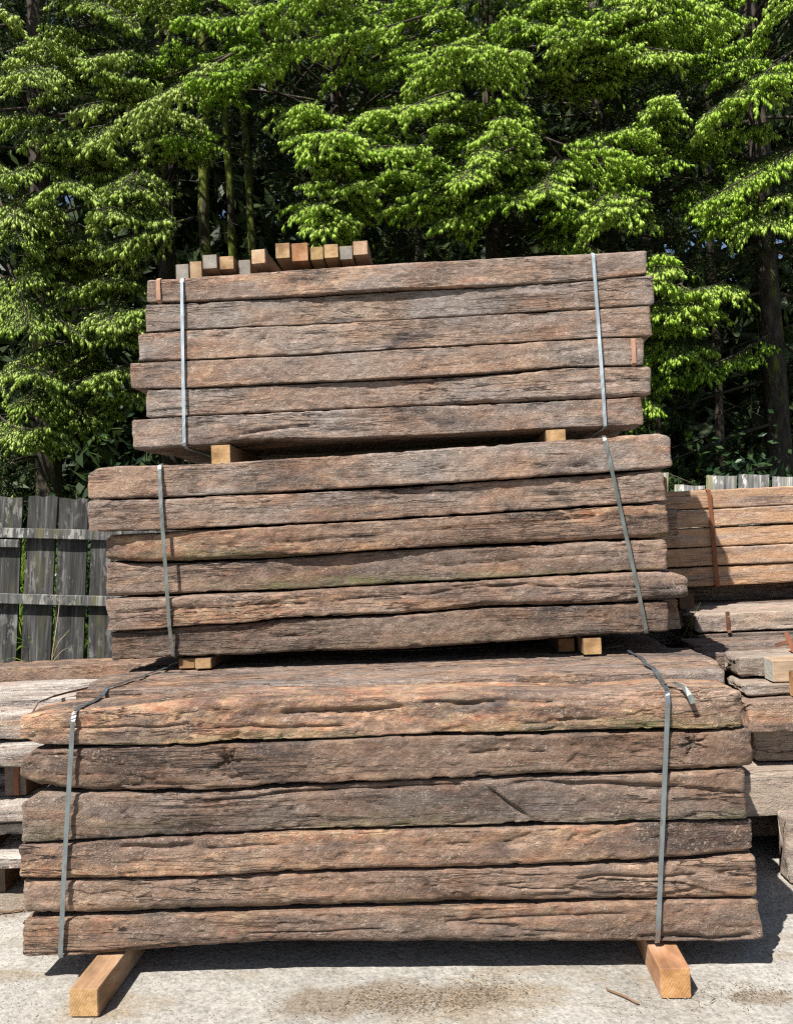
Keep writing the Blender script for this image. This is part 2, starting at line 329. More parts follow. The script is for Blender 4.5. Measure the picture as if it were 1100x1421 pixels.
def sleeper_material(name, pale=0.0, pale_col=(0.60, 0.57, 0.53), stain=0.85, relief=0.9):
    """old creosoted oak. object colour: R grey, G brightness, B tan and orange wear, A algae"""
    k = NT(name)
    oi = k.n('ObjectInfo')
    sep = k.n('SeparateColor', {0: oi.outputs['Color']})
    grey, val, tan = sep.outputs[0], sep.outputs[1], sep.outputs[2]
    alg = oi.outputs['Alpha']
    off = k.rand_offset()
    v_big = k.coord((1.3, 5, 5), offset=off)
    v_iso = k.coord((1.0, 1.0, 1.0), offset=off)
    v_grain = k.coord((5, 85, 85), offset=off)
    v_crack = k.coord((1.6, 26, 26), offset=off)
    v_chip = k.coord((22, 40, 40), offset=off)
    big = k.noise(v_big, 1.0, 6, 0.62, 0.4)
    col = k.ramp(big, [(0.29, (0.055, 0.034, 0.027)), (0.43, (0.165, 0.098, 0.068)), (0.53, (0.27, 0.170, 0.117)), (0.65, (0.31, 0.215, 0.155)), (0.78, (0.43, 0.31, 0.225))])
    # greyed parts
    g = k.noise(k.coord((2.2, 7, 7), offset=off), 1.0, 5, 0.6)
    gm = k.math('MULTIPLY', k.ramp(g, [(0.35, 0.0), (0.62, 1.0)]), grey, True)
    col = k.mix(gm, col, (0.25, 0.212, 0.188))
    # orange and tan wear where the surface has broken away
    w = k.noise(k.coord((1.7, 9, 9), offset=off), 1.0, 7, 0.65, 0.6)
    w = k.math('ADD', w, k.math('MULTIPLY', k.math('SUBTRACT', tan, 0.5), 0.10))
    wm = k.math('MULTIPLY', k.ramp(w, [(0.50, 0.0), (0.66, 0.9)]), k.math('ADD', tan, 0.15), True)
    col = k.mix(wm, col, k.ramp(k.noise(v_chip, 0.6, 4), [(0.3, (0.33, 0.13, 0.075)), (0.52, (0.40, 0.235, 0.135)), (0.78, (0.54, 0.39, 0.24))]))
    # tar stains
    s = k.noise(k.coord((2.6, 6, 6), offset=off), 1.0, 6, 0.6, 0.3)
    col = k.mix(k.ramp(s, [(0.545, 0.0), (0.69, stain)]), col, (0.06, 0.052, 0.052))
    # grain
    gr = k.noise(v_grain, 1.0, 7, 0.7, 0.3)
    col = k.mix(0.3, col, k.ramp(gr, [(0.25, 0.45), (0.5, 0.95), (0.75, 1.3)]), 'MULTIPLY')
    blot = k.noise(v_iso, 24.0, 6, 0.68, 0.6)
    col = k.mix(0.55, col, k.ramp(blot, [(0.28, 0.5), (0.5, 0.98), (0.72, 1.42)]), 'MULTIPLY')
    # flakes lifted by ballast and weather
    warp = k.n('TexNoise', {'Vector': v_iso, 'Scale': 16.0, 'Detail': 3.0}).outputs['Color']
    wv = k.n('VectorMath', {0: v_iso, 1: k.n('VectorMath', {0: warp, 'Scale': 0.05}, operation='SCALE').outputs[0]}, operation='ADD').outputs[0]
    wv = k.n('Mapping', {'Vector': wv, 'Scale': (34, 62, 62), 'Rotation': (0, 0.5, 0.3)}).outputs[0]
    vor = k.n('TexVoronoi', {'Vector': wv, 'Scale': 1.0, 'Randomness': 1.0})
    cell = k.n('SeparateColor', {0: vor.outputs['Color']}).outputs[0]
    col = k.mix(0.5, col, k.ramp(cell, [(0.0, 0.62), (0.5, 0.98), (0.9, 1.25), (1.0, 1.6)]), 'MULTIPLY')
    # curled splinter marks and ballast dents
    n1 = k.noise(v_iso, 30.0, 2, 0.5, 2.2)
    fl = k.ridge(n1, 0.010, 0.03)
    gate = k.ramp(k.noise(v_iso, 9.0, 4), [(0.40, 0.0), (0.58, 1.0)])
    fl = k.math('MULTIPLY', fl, gate)
    col = k.mix(k.math('MULTIPLY', fl, 0.55), col, (0.56, 0.46, 0.37))
    spk = k.ramp(k.noise(v_iso, 75.0, 3, 0.6), [(0.61, 0.0), (0.72, 0.4)])
    col = k.mix(spk, col, (0.46, 0.37, 0.29))
    # drying cracks
    c1 = k.noise(v_crack, 1.0, 4, 0.55, 0.5)
    cg = k.ramp(k.noise(k.coord((1.2, 4, 4), offset=off), 1.0, 2), [(0.47, 0.0), (0.58, 1.0)])
    ck = k.math('MULTIPLY', k.ridge(c1, 0.004, 0.011), cg)
    c2 = k.noise(k.coord((2.4, 62, 62), offset=off), 1.0, 3, 0.5, 0.35)
    cg2 = k.ramp(k.noise(k.coord((2.0, 8, 8), offset=off), 1.0, 3), [(0.50, 0.0), (0.62, 0.85)])
    ck = k.math('MAXIMUM', ck, k.math('MULTIPLY', k.ridge(c2, 0.006, 0.016), cg2))
    col = k.mix(k.math('MULTIPLY', ck, 0.85), col, (0.022, 0.017, 0.015))
    # algae film low on the face
    geo = k.coord((1.2, 7, 7), offset=off)
    tcz = k.n('SeparateXYZ', {0: k.n('TexCoord').outputs['Object']}).outputs['Z']
    lowm = k.math('SUBTRACT', 0.0, k.math('MULTIPLY', k.math('ADD', tcz, 0.015), 22.0), True)
    am = k.math('MULTIPLY', k.math('MULTIPLY', k.ramp(k.noise(geo, 1.0, 6, 0.7), [(0.46, 0.0), (0.66, 1.0)]), lowm), k.math('MULTIPLY', alg, 0.8), True)
    am = k.math('MULTIPLY', am, k.ramp(k.noise(v_iso, 40.0, 4), [(0.35, 0.25), (0.6, 1.0)]))
    col = k.mix(am, col, (0.17, 0.165, 0.075))
    # overall brightness
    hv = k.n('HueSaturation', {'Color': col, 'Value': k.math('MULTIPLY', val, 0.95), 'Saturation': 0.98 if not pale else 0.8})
    col = hv.outputs[0]
    if pale:
        pm = k.ramp(k.noise(k.coord((1.5, 14, 14), offset=off), 1.0, 7, 0.7), [(0.40, 0.0), (0.60, 1.0)])
        col = k.mix(k.math('MULTIPLY', pm, pale), col, pale_col)
    k.put(k.b.inputs['Base Color'], col)
    k.put(k.b.inputs['Roughness'], 0.88)
    # relief
    h = k.math('MULTIPLY', gr, 0.20)
    h = k.math('ADD', h, k.math('MULTIPLY', cell, 0.34))
    h = k.math('ADD', h, k.math('MULTIPLY', blot, 0.6))
    h = k.math('ADD', h, k.math('MULTIPLY', k.noise(v_iso, 95.0, 5, 0.65, 0.6), 0.42))
    h = k.math('ADD', h, k.math('MULTIPLY', fl, 0.25))
    h = k.math('SUBTRACT', h, k.math('MULTIPLY', ck, 1.0))
    k.put(k.b.inputs['Normal'], k.bump(h, relief, 0.016))
    return k.m


def sawn_material(name, a, b, c, ring=False):
    k = NT(name)
    off = k.rand_offset()
    gr = k.noise(k.coord((3, 60, 60), offset=off), 1.0, 6, 0.65, 0.4)
    bigv = k.noise(k.coord((4, 9, 9), offset=off), 1.0, 5, 0.6)
    col = k.ramp(bigv, [(0.3, a), (0.52, b), (0.75, c)])
    if ring:
        w = k.n('TexWave', {'Vector': k.coord((1, 1, 1), offset=off), 'Scale': 38.0, 'Distortion': 3.0, 'Detail': 2.0}, wave_type='RINGS')
        w.rings_direction = 'X'
        col = k.mix(0.35, col, k.ramp(w.outputs['Fac'], [(0.2, 0.55), (0.8, 1.15)]), 'MULTIPLY')
    col = k.mix(0.5, col, k.ramp(gr, [(0.3, 0.6), (0.7, 1.2)]), 'MULTIPLY')
    oi = k.n('ObjectInfo')
    col = k.mix(1.0, col, oi.outputs['Color'], 'MULTIPLY')
    k.put(k.b.inputs['Base Color'], col)
    k.put(k.b.inputs['Roughness'], 0.8)
    k.put(k.b.inputs['Normal'], k.bump(k.math('ADD', gr, k.noise(k.coord((20, 60, 60), offset=off), 1.0, 3)), 0.4, 0.004))
    return k.m


def fence_material():
    k = NT('weathered_fence')
    off = k.rand_offset()
    v = k.coord((40, 40, 2.2), offset=off)
    st = k.noise(v, 1.0, 6, 0.65, 0.5)
    col = k.ramp(st, [(0.30, (0.03, 0.03, 0.03)), (0.46, (0.085, 0.085, 0.082)), (0.58, (0.15, 0.148, 0.14)), (0.68, (0.34, 0.335, 0.31))])
    lich = k.math('MULTIPLY', k.ramp(k.noise(k.coord((28, 28, 9), offset=off), 1.0, 6, 0.7), [(0.52, 0.0), (0.58, 1.0)]),
                  k.ramp(k.noise(k.coord((5, 5, 3), offset=off), 1.0, 3), [(0.45, 0.0), (0.6, 1.0)]))
    col = k.mix(k.math('MULTIPLY', lich, 0.8), col, (0.50, 0.50, 0.46))
    al = k.ramp(k.noise(k.coord((9, 9, 2), offset=off), 1.0, 4), [(0.56, 0.0), (0.72, 0.6)])
    col = k.mix(al, col, (0.20, 0.19, 0.07))
    oi = k.n('ObjectInfo')
    col = k.mix(1.0, col, oi.outputs['Color'], 'MULTIPLY')
    k.put(k.b.inputs['Base Color'], col)
    k.put(k.b.inputs['Roughness'], 0.85)
    k.put(k.b.inputs['Normal'], k.bump(st, 0.5, 0.006))
    return k.m


def steel_material(name, col, rust=0.0, metal=0.75, rough=0.42):
    k = NT(name)
    n1 = k.noise(k.coord((30, 30, 12), offset=k.rand_offset()), 1.0, 5, 0.6)
    c = k.ramp(n1, [(0.3, tuple(x * 0.75 for x in col)), (0.7, tuple(min(1, x * 1.15) for x in col))])
    if rust:
        c = k.mix(k.ramp(k.noise(k.coord((22, 22, 9)), 1.0, 6), [(0.62 - rust * 0.4, 0.0), (0.74 - rust * .1, 1.0)]), c, (0.20, 0.075, 0.035))
    k.put(k.b.inputs['Base Color'], c)
    k.put(k.b.inputs['Metallic'], metal)
    k.put(k.b.inputs['Roughness'], k.ramp(n1, [(0.3, rough * 0.8), (0.7, rough * 1.25)]))
    return k.m


def concrete_material():
    k = NT('old_concrete')
    v = k.coord((1, 1, 1))
    big = k.noise(v, 1.1, 6, 0.6, 0.3)
    col = k.ramp(big, [(0.3, (0.24, 0.222, 0.194)), (0.5, (0.34, 0.322, 0.286)), (0.7, (0.42, 0.403, 0.366))])
    fine = k.noise(v, 55.0, 6, 0.7)
    col = k.mix(0.8, col, k.ramp(fine, [(0.3, 0.45), (0.5, 0.98), (0.72, 1.4)]), 'MULTIPLY')
    mid = k.noise(v, 9.0, 7, 0.72, 0.4)
    col = k.mix(0.45, col, k.ramp(mid, [(0.32, 0.6), (0.5, 1.0), (0.68, 1.3)]), 'MULTIPLY')
    pit = k.n('TexVoronoi', {'Vector': v, 'Scale': 60.0, 'Randomness': 1.0}).outputs['Distance']
    pm = k.math('MULTIPLY', k.ramp(pit, [(0.10, 1.0), (0.22, 0.0)]), k.ramp(k.noise(v, 6.0, 4), [(0.48, 0.0), (0.62, 1.0)]))
    col = k.mix(k.math('MULTIPLY', pm, 0.6), col, (0.19, 0.17, 0.145))
    agg = k.noise(v, 140.0, 4, 0.7)
    col = k.mix(k.ramp(agg, [(0.56, 0.0), (0.66, 0.55)]), col, (0.50, 0.485, 0.445))
    col = k.mix(k.ramp(k.noise(v, 30.0, 6, 0.7), [(0.52, 0.0), (0.68, 0.55)]), col, (0.22, 0.20, 0.17))
    # soil and sawdust
    dirt = k.ramp(k.noise(k.coord((1.5, 3.0, 1)), 1.0, 7, 0.62, 0.3), [(0.53, 0.0), (0.64, 0.85)])
    dc = k.ramp(k.noise(v, 90.0, 5, 0.7), [(0.3, (0.13, 0.10, 0.07)), (0.52, (0.27, 0.22, 0.155)), (0.7, (0.44, 0.36, 0.26))])
    col = k.mix(dirt, col, dc)
    # damp brown stains
    def spot(cx, cy, rx, ry):
        d = k.n('VectorMath', {0: k.n('Mapping', {'Vector': k.n('TexCoord').outputs['Object'], 'Location': (-cx / rx, -cy / ry, 0), 'Scale': (1 / rx, 1 / ry, 0)}).outputs[0]}, operation='LENGTH').outputs['Value']
        d = k.math('ADD', d, k.math('MULTIPLY', k.math('SUBTRACT', k.noise(v, 7.0, 6, 0.65), 0.5), 1.6))
        return k.ramp(d, [(0.55, 1.0), (0.95, 0.0)])
    st = k.math('MAXIMUM', k.math('MAXIMUM', spot(-.18, 2.69, .42, .12), spot(.16, 2.68, .17, .09)), k.math('MAXIMUM', spot(1.12, 2.60, .14, .05), spot(-1.85, 3.5, .3, .2)))
    col = k.mix(k.math('MULTIPLY', st, 0.8), col, k.ramp(k.noise(v, 70.0, 6, 0.75), [(0.3, (0.09, 0.065, 0.045)), (0.5, (0.19, 0.15, 0.11)), (0.72, (0.36, 0.30, 0.22))]))
    crk = k.ridge(k.noise(k.coord((0.55, 0.8, 1)), 1.0, 6, 0.55, 0.5), 0.0003, 0.0009)
    col = k.mix(k.math('MULTIPLY', crk, 0.3), col, (0.10, 0.09, 0.075))
    k.put(k.b.inputs['Base Color'], col)
    k.put(k.b.inputs['Roughness'], 0.9)
    h = k.math('SUBTRACT', k.math('ADD', k.math('MULTIPLY', fine, 0.6), k.math('MULTIPLY', k.noise(v, 14.0, 5), 0.8)), k.math('MULTIPLY', pm, 0.5))
    k.put(k.b.inputs['Normal'], k.bump(h, 0.9, 0.016))
    return k.m


def soil_material():
    k = NT('woodland_soil')
    v = k.coord((1, 1, 1))
    n1 = k.noise(v, 3.0, 8, 0.65)
    k.put(k.b.inputs['Base Color'], k.ramp(n1, [(0.3, (0.03, 0.022, 0.014)), (0.5, (0.065, 0.055, 0.03)), (0.68, (0.06, 0.085, 0.025))]))
    k.put(k.b.inputs['Roughness'], 0.95)
    k.put(k.b.inputs['Normal'], k.bump(n1, 1.0, 0.1))
    return k.m


def leaf_material(name, dark, mid, light, trans=0.35, rough=0.5):
    k = NT(name)
    at = k.n('Attribute', attribute_name='tone')
    col = k.ramp(at.outputs['Fac'], [(0.0, dark), (0.5, mid), (1.0, light)])
    k.put(k.b.inputs['Base Color'], col)
    k.put(k.b.inputs['Roughness'], rough)
    tr = k.n('BsdfTranslucent', {'Color': col})
    mx = k.n('MixShader', {0: trans, 1: k.b.outputs[0], 2: tr.outputs[0]})
    out = k.t.nodes['Material Output']
    k.t.links.new(mx.outputs[0], out.inputs['Surface'])
    return k.m


def bark_material(name, mossy):
    k = NT(name)
    off = k.rand_offset()
    n1 = k.noise(k.coord((16, 16, 5), offset=off), 1.0, 6, 0.65)
    col = k.ramp(n1, [(0.3, (0.025, 0.02, 0.017)), (0.55, (0.075, 0.06, 0.048)), (0.75, (0.13, 0.11, 0.09))])
    ms = k.ramp(k.noise(k.coord((7, 7, 2.2), offset=off), 1.0, 5), [(0.62 - mossy * 0.25, 0.0), (0.72 - mossy * 0.2, 1.0)])
    col = k.mix(ms, col, k.ramp(n1, [(0.3, (0.06, 0.085, 0.012)), (0.7, (0.22, 0.25, 0.04))]))
    k.put(k.b.inputs['Base Color'], col)
    k.put(k.b.inputs['Roughness'], 0.95)
    k.put(k.b.inputs['Normal'], k.bump(n1, 0.9, 0.03))
    return k.m


M_SLEEPER = sleeper_material('old_sleeper_wood')
M_PALE = sleeper_material('bleached_sleeper_wood', pale=0.8, pale_col=(0.55, 0.515, 0.465))
M_TAN = sleeper_material('dusty_sleeper_wood', pale=0.8, pale_col=(0.37, 0.305, 0.24), stain=.6, relief=.7)
M_ORANGE = sleeper_material('orange_sleeper_wood', pale=0.75, pale_col=(0.50, 0.295, 0.155), stain=.3, relief=.6)
M_SAWN = sawn_material('sawn_timber_side', (0.13, 0.085, 0.055), (0.23, 0.155, 0.10), (0.34, 0.24, 0.165))
M_SAWN_END = sawn_material('sawn_timber_end', (0.22, 0.125, 0.06), (0.47, 0.31, 0.16), (0.62, 0.48, 0.31), ring=True)
M_BEARER = sawn_material('painted_bearer', (0.13, 0.08, 0.05), (0.33, 0.21, 0.135), (0.55, 0.44, 0.38))
M_FENCE = fence_material()
M_STRAP = steel_material('galvanised_strap', (0.34, 0.40, 0.43), 0.12, 0.9, 0.34)
M_STRAP_BRIGHT = steel_material('bright_strap', (0.48, 0.56, 0.60), 0.0, 0.5, 0.4)
M_STRAP_DULL = steel_material('dull_strap', (0.28, 0.30, 0.28), 0.0, 0.8, 0.42)
M_RUST = steel_material('rusty_strap', (0.26, 0.11, 0.06), 0.8, 0.15, 0.75)
M_BAND = steel_material('faded_band', (0.42, 0.24, 0.16), 0.0, 0.1, 0.75)
M_RUST_DARK = steel_material('dark_rusty_strap', (0.10, 0.055, 0.04), 0.4, 0.2, 0.75)
M_CONCRETE = concrete_material()
M_SOIL = soil_material()
M_SHOOT = leaf_material('new_spruce_shoots', (0.15, 0.30, 0.025), (0.44, 0.66, 0.07), (0.67, 0.82, 0.22), 0.5)
M_SHOOT_PALE = leaf_material('pale_spruce_shoots', (0.20, 0.32, 0.05), (0.49, 0.64, 0.14), (0.70, 0.79, 0.31), 0.5)
M_NEEDLE = leaf_material('old_spruce_needles', (0.016, 0.030, 0.011), (0.042, 0.068, 0.020), (0.085, 0.115, 0.035), 0.2)
M_GRASS = leaf_material('grass_blades', (0.08, 0.15, 0.015), (0.20, 0.32, 0.04), (0.34, 0.43, 0.08), 0.4)
M_HOLLY = leaf_material('glossy_dark_leaf', (0.010, 0.024, 0.010), (0.02, 0.045, 0.016), (0.04, 0.075, 0.025), 0.08, 0.28)
M_TWIG = bark_material('twig_bark', 0.1)
M_BARK = bark_material('spruce_bark', 0.2)
M_MOSSBARK = bark_material('mossy_bark', 1.0)
M_STRAW = sawn_material('dry_stem', (0.28, 0.22, 0.12), (0.42, 0.34, 0.2), (0.5, 0.42, 0.28))
M_CHIP = leaf_material('wood_chips', (0.07, 0.045, 0.03), (0.17, 0.125, 0.08), (0.40, 0.31, 0.20), 0.0, 0.85)

# ------------------------------------------------------------------ ground
def ground_grid(x0, x1, y0, y1, nx, ny, amp, seed, z=0.0, scale=1.0):
    xs, ys = np.linspace(x0, x1, nx), np.linspace(y0, y1, ny)
    X, Y = np.meshgrid(xs, ys)
    Z = z + amp * fbm(X * scale, Y * scale, X * 0, seed, 3)
    V = np.column_stack([X.ravel(), Y.ravel(), Z.ravel()])
    i = np.arange(nx * ny).reshape(ny, nx)
    F = np.column_stack([i[:-1, :-1].ravel(), i[:-1, 1:].ravel(), i[1:, 1:].ravel(), i[1:, :-1].ravel()])
    return V, F


V, F = ground_grid(-600, 600, -400, 800, 61, 61, 0.0, 3, z=-0.02)
tag(link('ground', mesh_np('ground', V, [F], [M_SOIL])), 'bare brown woodland soil under the trees behind the fence', kind='structure')
V, F = ground_grid(-9, 9, -5, 5.75, 130, 80, 0.0035, 5, z=-0.0035, scale=2.0)
tag(link('yard_pavement', mesh_np('yard_pavement', V, [F], [M_CONCRETE])), 'pale worn concrete yard the stacks stand on', kind='structure')

# ------------------------------------------------------------------ sleepers
YAW = R(3.2)
E_U = Vector((math.cos(YAW), -math.sin(YAW), 0))
E_V = Vector((math.sin(YAW), math.cos(YAW), 0))


def frame_point(y0, u, v, z):
    return Vector((0, y0, z)) + E_U * u + E_V * v


def as_poly(v):
    return [(0, v)] if not isinstance(v, (list, tuple)) else list(v)


def sleeper_mesh(name, ul, ur, top, bot, vfront=0.0, depth=0.25, r_top=0.012, r_bot=0.012, seed=0, nu=280, nf=16, nt=7,
                 rough=1.0, feats=(), mat=None, end_r=0.014, r_back=0.012):
    """one warped, worn beam. local x along it, y into the stack, z up; returns mesh and the local origin (u, v, z)"""
    rng = np.random.RandomState(seed)
    L = ur - ul
    e = np.array([0, .12, .4, 1.0]) * end_r
    us = np.concatenate([ul + e, np.linspace(ul + end_r, ur - end_r, nu)[1:-1], (ur - e)[::-1]])
    n_u = len(us)
    zt, zb = interp(top, us), interp(bot, us)
    zt = zt - .0035 * np.clip(fbm(us * 2.3 + seed, us * 0, us * 0, seed + 2, 2) + .1, 0, 1)
    zb = zb + .0035 * np.clip(fbm(us * 2.3 + seed, us * 0 + 7, us * 0, seed + 4, 2) + .1, 0, 1)
    vf = interp(as_poly(vfront), us)
    vb = np.full(n_u, depth)
    hmax = (zt - zb) * 0.45
    r2 = np.minimum(interp(as_poly(r_top), us) * .72, hmax)
    r1 = np.minimum(interp(as_poly(r_bot), us) * .8, hmax)
    r3 = np.full(n_u, r_back)
    nc, nb, nm = 4, 2, 4
    A, N = [], []

    def line(p0, p1, n, nrm, last=False):
        for t in np.linspace(0, 1, n, endpoint=False):
            A.append((p0[0] + (p1[0] - p0[0]) * t, p0[1] + (p1[1] - p0[1]) * t))
            N.append(nrm)

    def arc(cv, cz, r, a0, a1, n):
        for a in np.linspace(a0, a1, n, endpoint=False):
            c, s = math.cos(R(a)), math.sin(R(a))
            A.append((cv + r * c, cz + r * s))
            N.append((c, s))

    line((vf, zb + r1), (vf, zt - r2), nf, (-1, 0))
    arc(vf + r2, zt - r2, r2, 180, 90, nc + 2)
    line((vf + r2, zt), (vb - r3, zt), nt, (0, 1))
    arc(vb - r3, zt - r3, r3, 90, 0, nc)
    line((vb, zt - r3), (vb, zb + r3), nb, (1, 0))
    arc(vb - r3, zb + r3, r3, 0, -90, nc)
    line((vb - r3, zb), (vf + r1, zb), nm, (0, -1))
    arc(vf + r1, zb + r1, r1, -90, -180, nc + 1)
    n_r = len(A)
    vv = np.array([a[0] for a in A]).T
    zz = np.array([a[1] for a in A]).T
    nv = np.tile(np.array([a[0] for a in N]), (n_u, 1))
    nz = np.tile(np.array([a[1] for a in N]), (n_u, 1))
    uu = np.tile(us[:, None], (1, n_r))
    s0 = seed * 3.7
    # relief: long waves, grain ridges, chips, deep checks
    d = -0.003 + 0.0032 * fbm(uu * 3 + s0, vv * 5, zz * 6, seed, 3)
    d += 0.0020 * fbm(uu * 9 + s0, vv * 42, zz * 42, seed + 5, 3)
    d += 0.0028 * fbm(uu * 26 + s0, vv * 38, zz * 38, seed + 6, 3)
    chip = fbm(uu * 15 + s0, vv * 26, zz * 26, seed + 9, 3)
    d -= 0.0045 * np.clip((chip - 0.18) * 9, 0, 1)
    ck = fbm(uu * 1.5 + s0, vv * 24, zz * 24, seed + 31, 2)
    gate = np.clip(fbm(uu * 1.9 + s0, vv * 4, zz * 4, seed + 77, 2) * 5 - .9, 0, 1)
    d -= 0.009 * np.exp(-(ck / 0.035) ** 2) * gate
    # broken edges: corners lose chunks
    corner = 1 - np.abs(np.abs(nv) - np.abs(nz))
    br = np.clip(fbm(uu * 9 + s0, vv * 10, zz * 10, seed + 55, 3) - 0.15, 0, 1)
    d -= 0.015 * corner * br
    d *= rough
    fz = (zz - zb[:, None]) / np.maximum((zt - zb)[:, None], 1e-4)
    for ft in feats:
        if ft[0] == 'knot':
            _, ku, kf, kr = ft
            dx, dz = (uu - ku) / kr, (fz - kf) * 0.145 / kr
            rr = np.sqrt(dx * dx + dz * dz)
            ang = np.arctan2(dz, dx)
            d -= np.where(nv < -0.3, (0.020 * np.exp(-(rr * 1.6) ** 2) + 0.016 * np.exp(-(rr * .8) ** 2) * (np.cos(ang * 7 + ku * 9) > 0.45)), 0)
        elif ft[0] == 'split':
            _, u0, f0, u1, f1, w, dep = ft
            t = np.clip((uu - u0) / (u1 - u0), 0, 1)
            fc = f0 + (f1 - f0) * t + 0.05 * noise3(uu * 9, uu * 0 + seed, uu * 0, seed)
            inside = np.clip(np.minimum(uu - min(u0, u1), max(u0, u1) - uu) / 0.03, 0, 1)
            d -= np.where(nv < -0.3, dep * inside * np.exp(-(((fz - fc) * 0.145) / w) ** 2), 0)
        elif ft[0] == 'scoop':
            _, ku, kf, su, sz, dep = ft
            g = np.exp(-((uu - ku) / su) ** 2 - ((fz - kf) * 0.145 / sz) ** 2)
            d -= np.where(nv < 0.1, .65 * dep * g * (0.7 + 0.5 * noise3(uu * 60, zz * 80, vv * 60, seed + 3)), 0)
    # rounded ends
    dist = np.minimum(us - ul, ur - us)
    rr = end_r
    ins = np.where(dist < rr, rr - np.sqrt(np.maximum(rr * rr - (rr - dist) ** 2, 0)), 0)
    d = d - ins[:, None] * 0.9
    vv = vv + nv * d
    zz = zz + nz * d
    endw = np.exp(-dist / 0.05)[:, None]
    uu = uu + endw * 0.012 * rough * fbm(vv * 14, zz * 14, uu * 0 + (uu > 0) * 5, seed + 8, 3)
    origin = ((ul + ur) / 2, depth / 2, float(np.mean((zt + zb) / 2)))
    V = np.column_stack([uu.ravel() - origin[0], vv.ravel() - origin[1], zz.ravel() - origin[2]])
    i = np.arange(n_u * n_r).reshape(n_u, n_r)
    j = np.roll(i, -1, axis=1)
    F = np.column_stack([i[:-1].ravel(), j[:-1].ravel(), j[1:].ravel(), i[1:].ravel()])
    # end grain caps
    caps, extra, base = [], [], n_u * n_r
    for side, row in ((0, i[0]), (1, i[-1])):
        P = V[row]
        c = P.mean(0)
        prev = row
        for q, fr in enumerate((0.72, 0.4)):
            ring = c + (P - c) * fr
            ring[:, 0] += (0.006 * rough) * noise3(ring[:, 1] * 45, ring[:, 2] * 45, ring[:, 1] * 0 + side, seed + q) + (-1 if side else 1) * -0.002
            idx = np.arange(n_r) + base
            base += n_r
            extra.append(ring)
            a, b = prev, np.roll(prev, -1)
            a2, b2 = idx, np.roll(idx, -1)
            quad = np.column_stack([a, a2, b2, b]) if side == 0 else np.column_stack([a, b, b2, a2])
            caps.append(quad)
            prev = idx
        extra.append(c[None, :])
        a, b = prev, np.roll(prev, -1)
        tri = np.column_stack([a, np.full(n_r, base), b]) if side == 0 else np.column_stack([a, b, np.full(n_r, base)])
        caps.append(tri)
        base += 1
    V = np.concatenate([V] + extra)
    me = mesh_np(name, V, [F] + caps, [mat or M_SLEEPER])
    return me, origin


def put_sleeper(y0, me, org, color, label, group, name='railway_sleeper'):
    p = frame_point(y0, *org)
    o = link(name, me, None, p, (0, 0, -YAW))
    o.color = color
    tag(o, label, 'sleeper', group)
    return o


# per sleeper: face position, edge wear, colour (grey, brightness, tan, algae), extra features, label
UP, MID, LOW = 'upper stack', 'middle stack', 'lower stack'
UPPER_SPEC = [
    dict(v=[(-1.3, 0.0), (-.5, -.012), (.1, -.022), (.7, -.006), (1.3, 0)], rt=.03, rb=.012, c=(.75, 1.2, .6, 0), lab='top sleeper of the upper stack with a rusty band near its left end',
         f=[('scoop', .35, .5, .3, .05, .006)]),
    dict(v=[(-1.3, 0), (-.6, .004), (0, .014), (.5, .008), (.8, 0), (1.3, 0)], rt=.008, rb=.008, c=(1.4, 1.1, .2, 0), lab='greyest sleeper of the upper stack, second from its top', f=[]),
    dict(v=[(-1.3, -.004), (1.3, -.002)], rt=.008, rb=.008, c=(1.0, 1.22, .4, 0), lab='straight brown sleeper third from the top of the upper stack', f=[('knot', -.65, .62, .02)]),
    dict(v=[(-1.3, -.006), (0, -.012), (.6, -.006), (1.3, .004)], rt=.012, rb=.01, c=(.85, 1.2, .4, 0), lab='upper stack sleeper with a rusty band near its right end',
         f=[('split', .1, .2, 1.2, .75, .006, .005)]),
    dict(v=[(-1.3, 0), (-.6, .006), (0, .016), (.4, .010), (.8, -.004), (1.3, -.006)], rt=[(-1.3, .01), (.4, .012), (.8, .03)], rb=[(-1.3, .014), (.1, .016), (.5, .035), (1.3, .03)], c=(.95, 1.18, .35, 0),
         lab='sleeper fifth from the top of the upper stack, rounded at its right end', f=[]),
    dict(v=[(-1.3, -.01), (0, 0), (1.3, 0)], rt=.01, rb=[(-1.3, .02), (-.6, .03), (0, .012), (1.3, .01)], c=(1.15, 1.18, .25, 0), lab='bottom sleeper of the upper stack, cracked along its left half',
         f=[('split', -.8, .25, -.35, .55, .006, .014), ('split', -.45, .85, .1, .55, .005, .008), ('scoop', -.62, .02, .12, .03, .02)]),
]
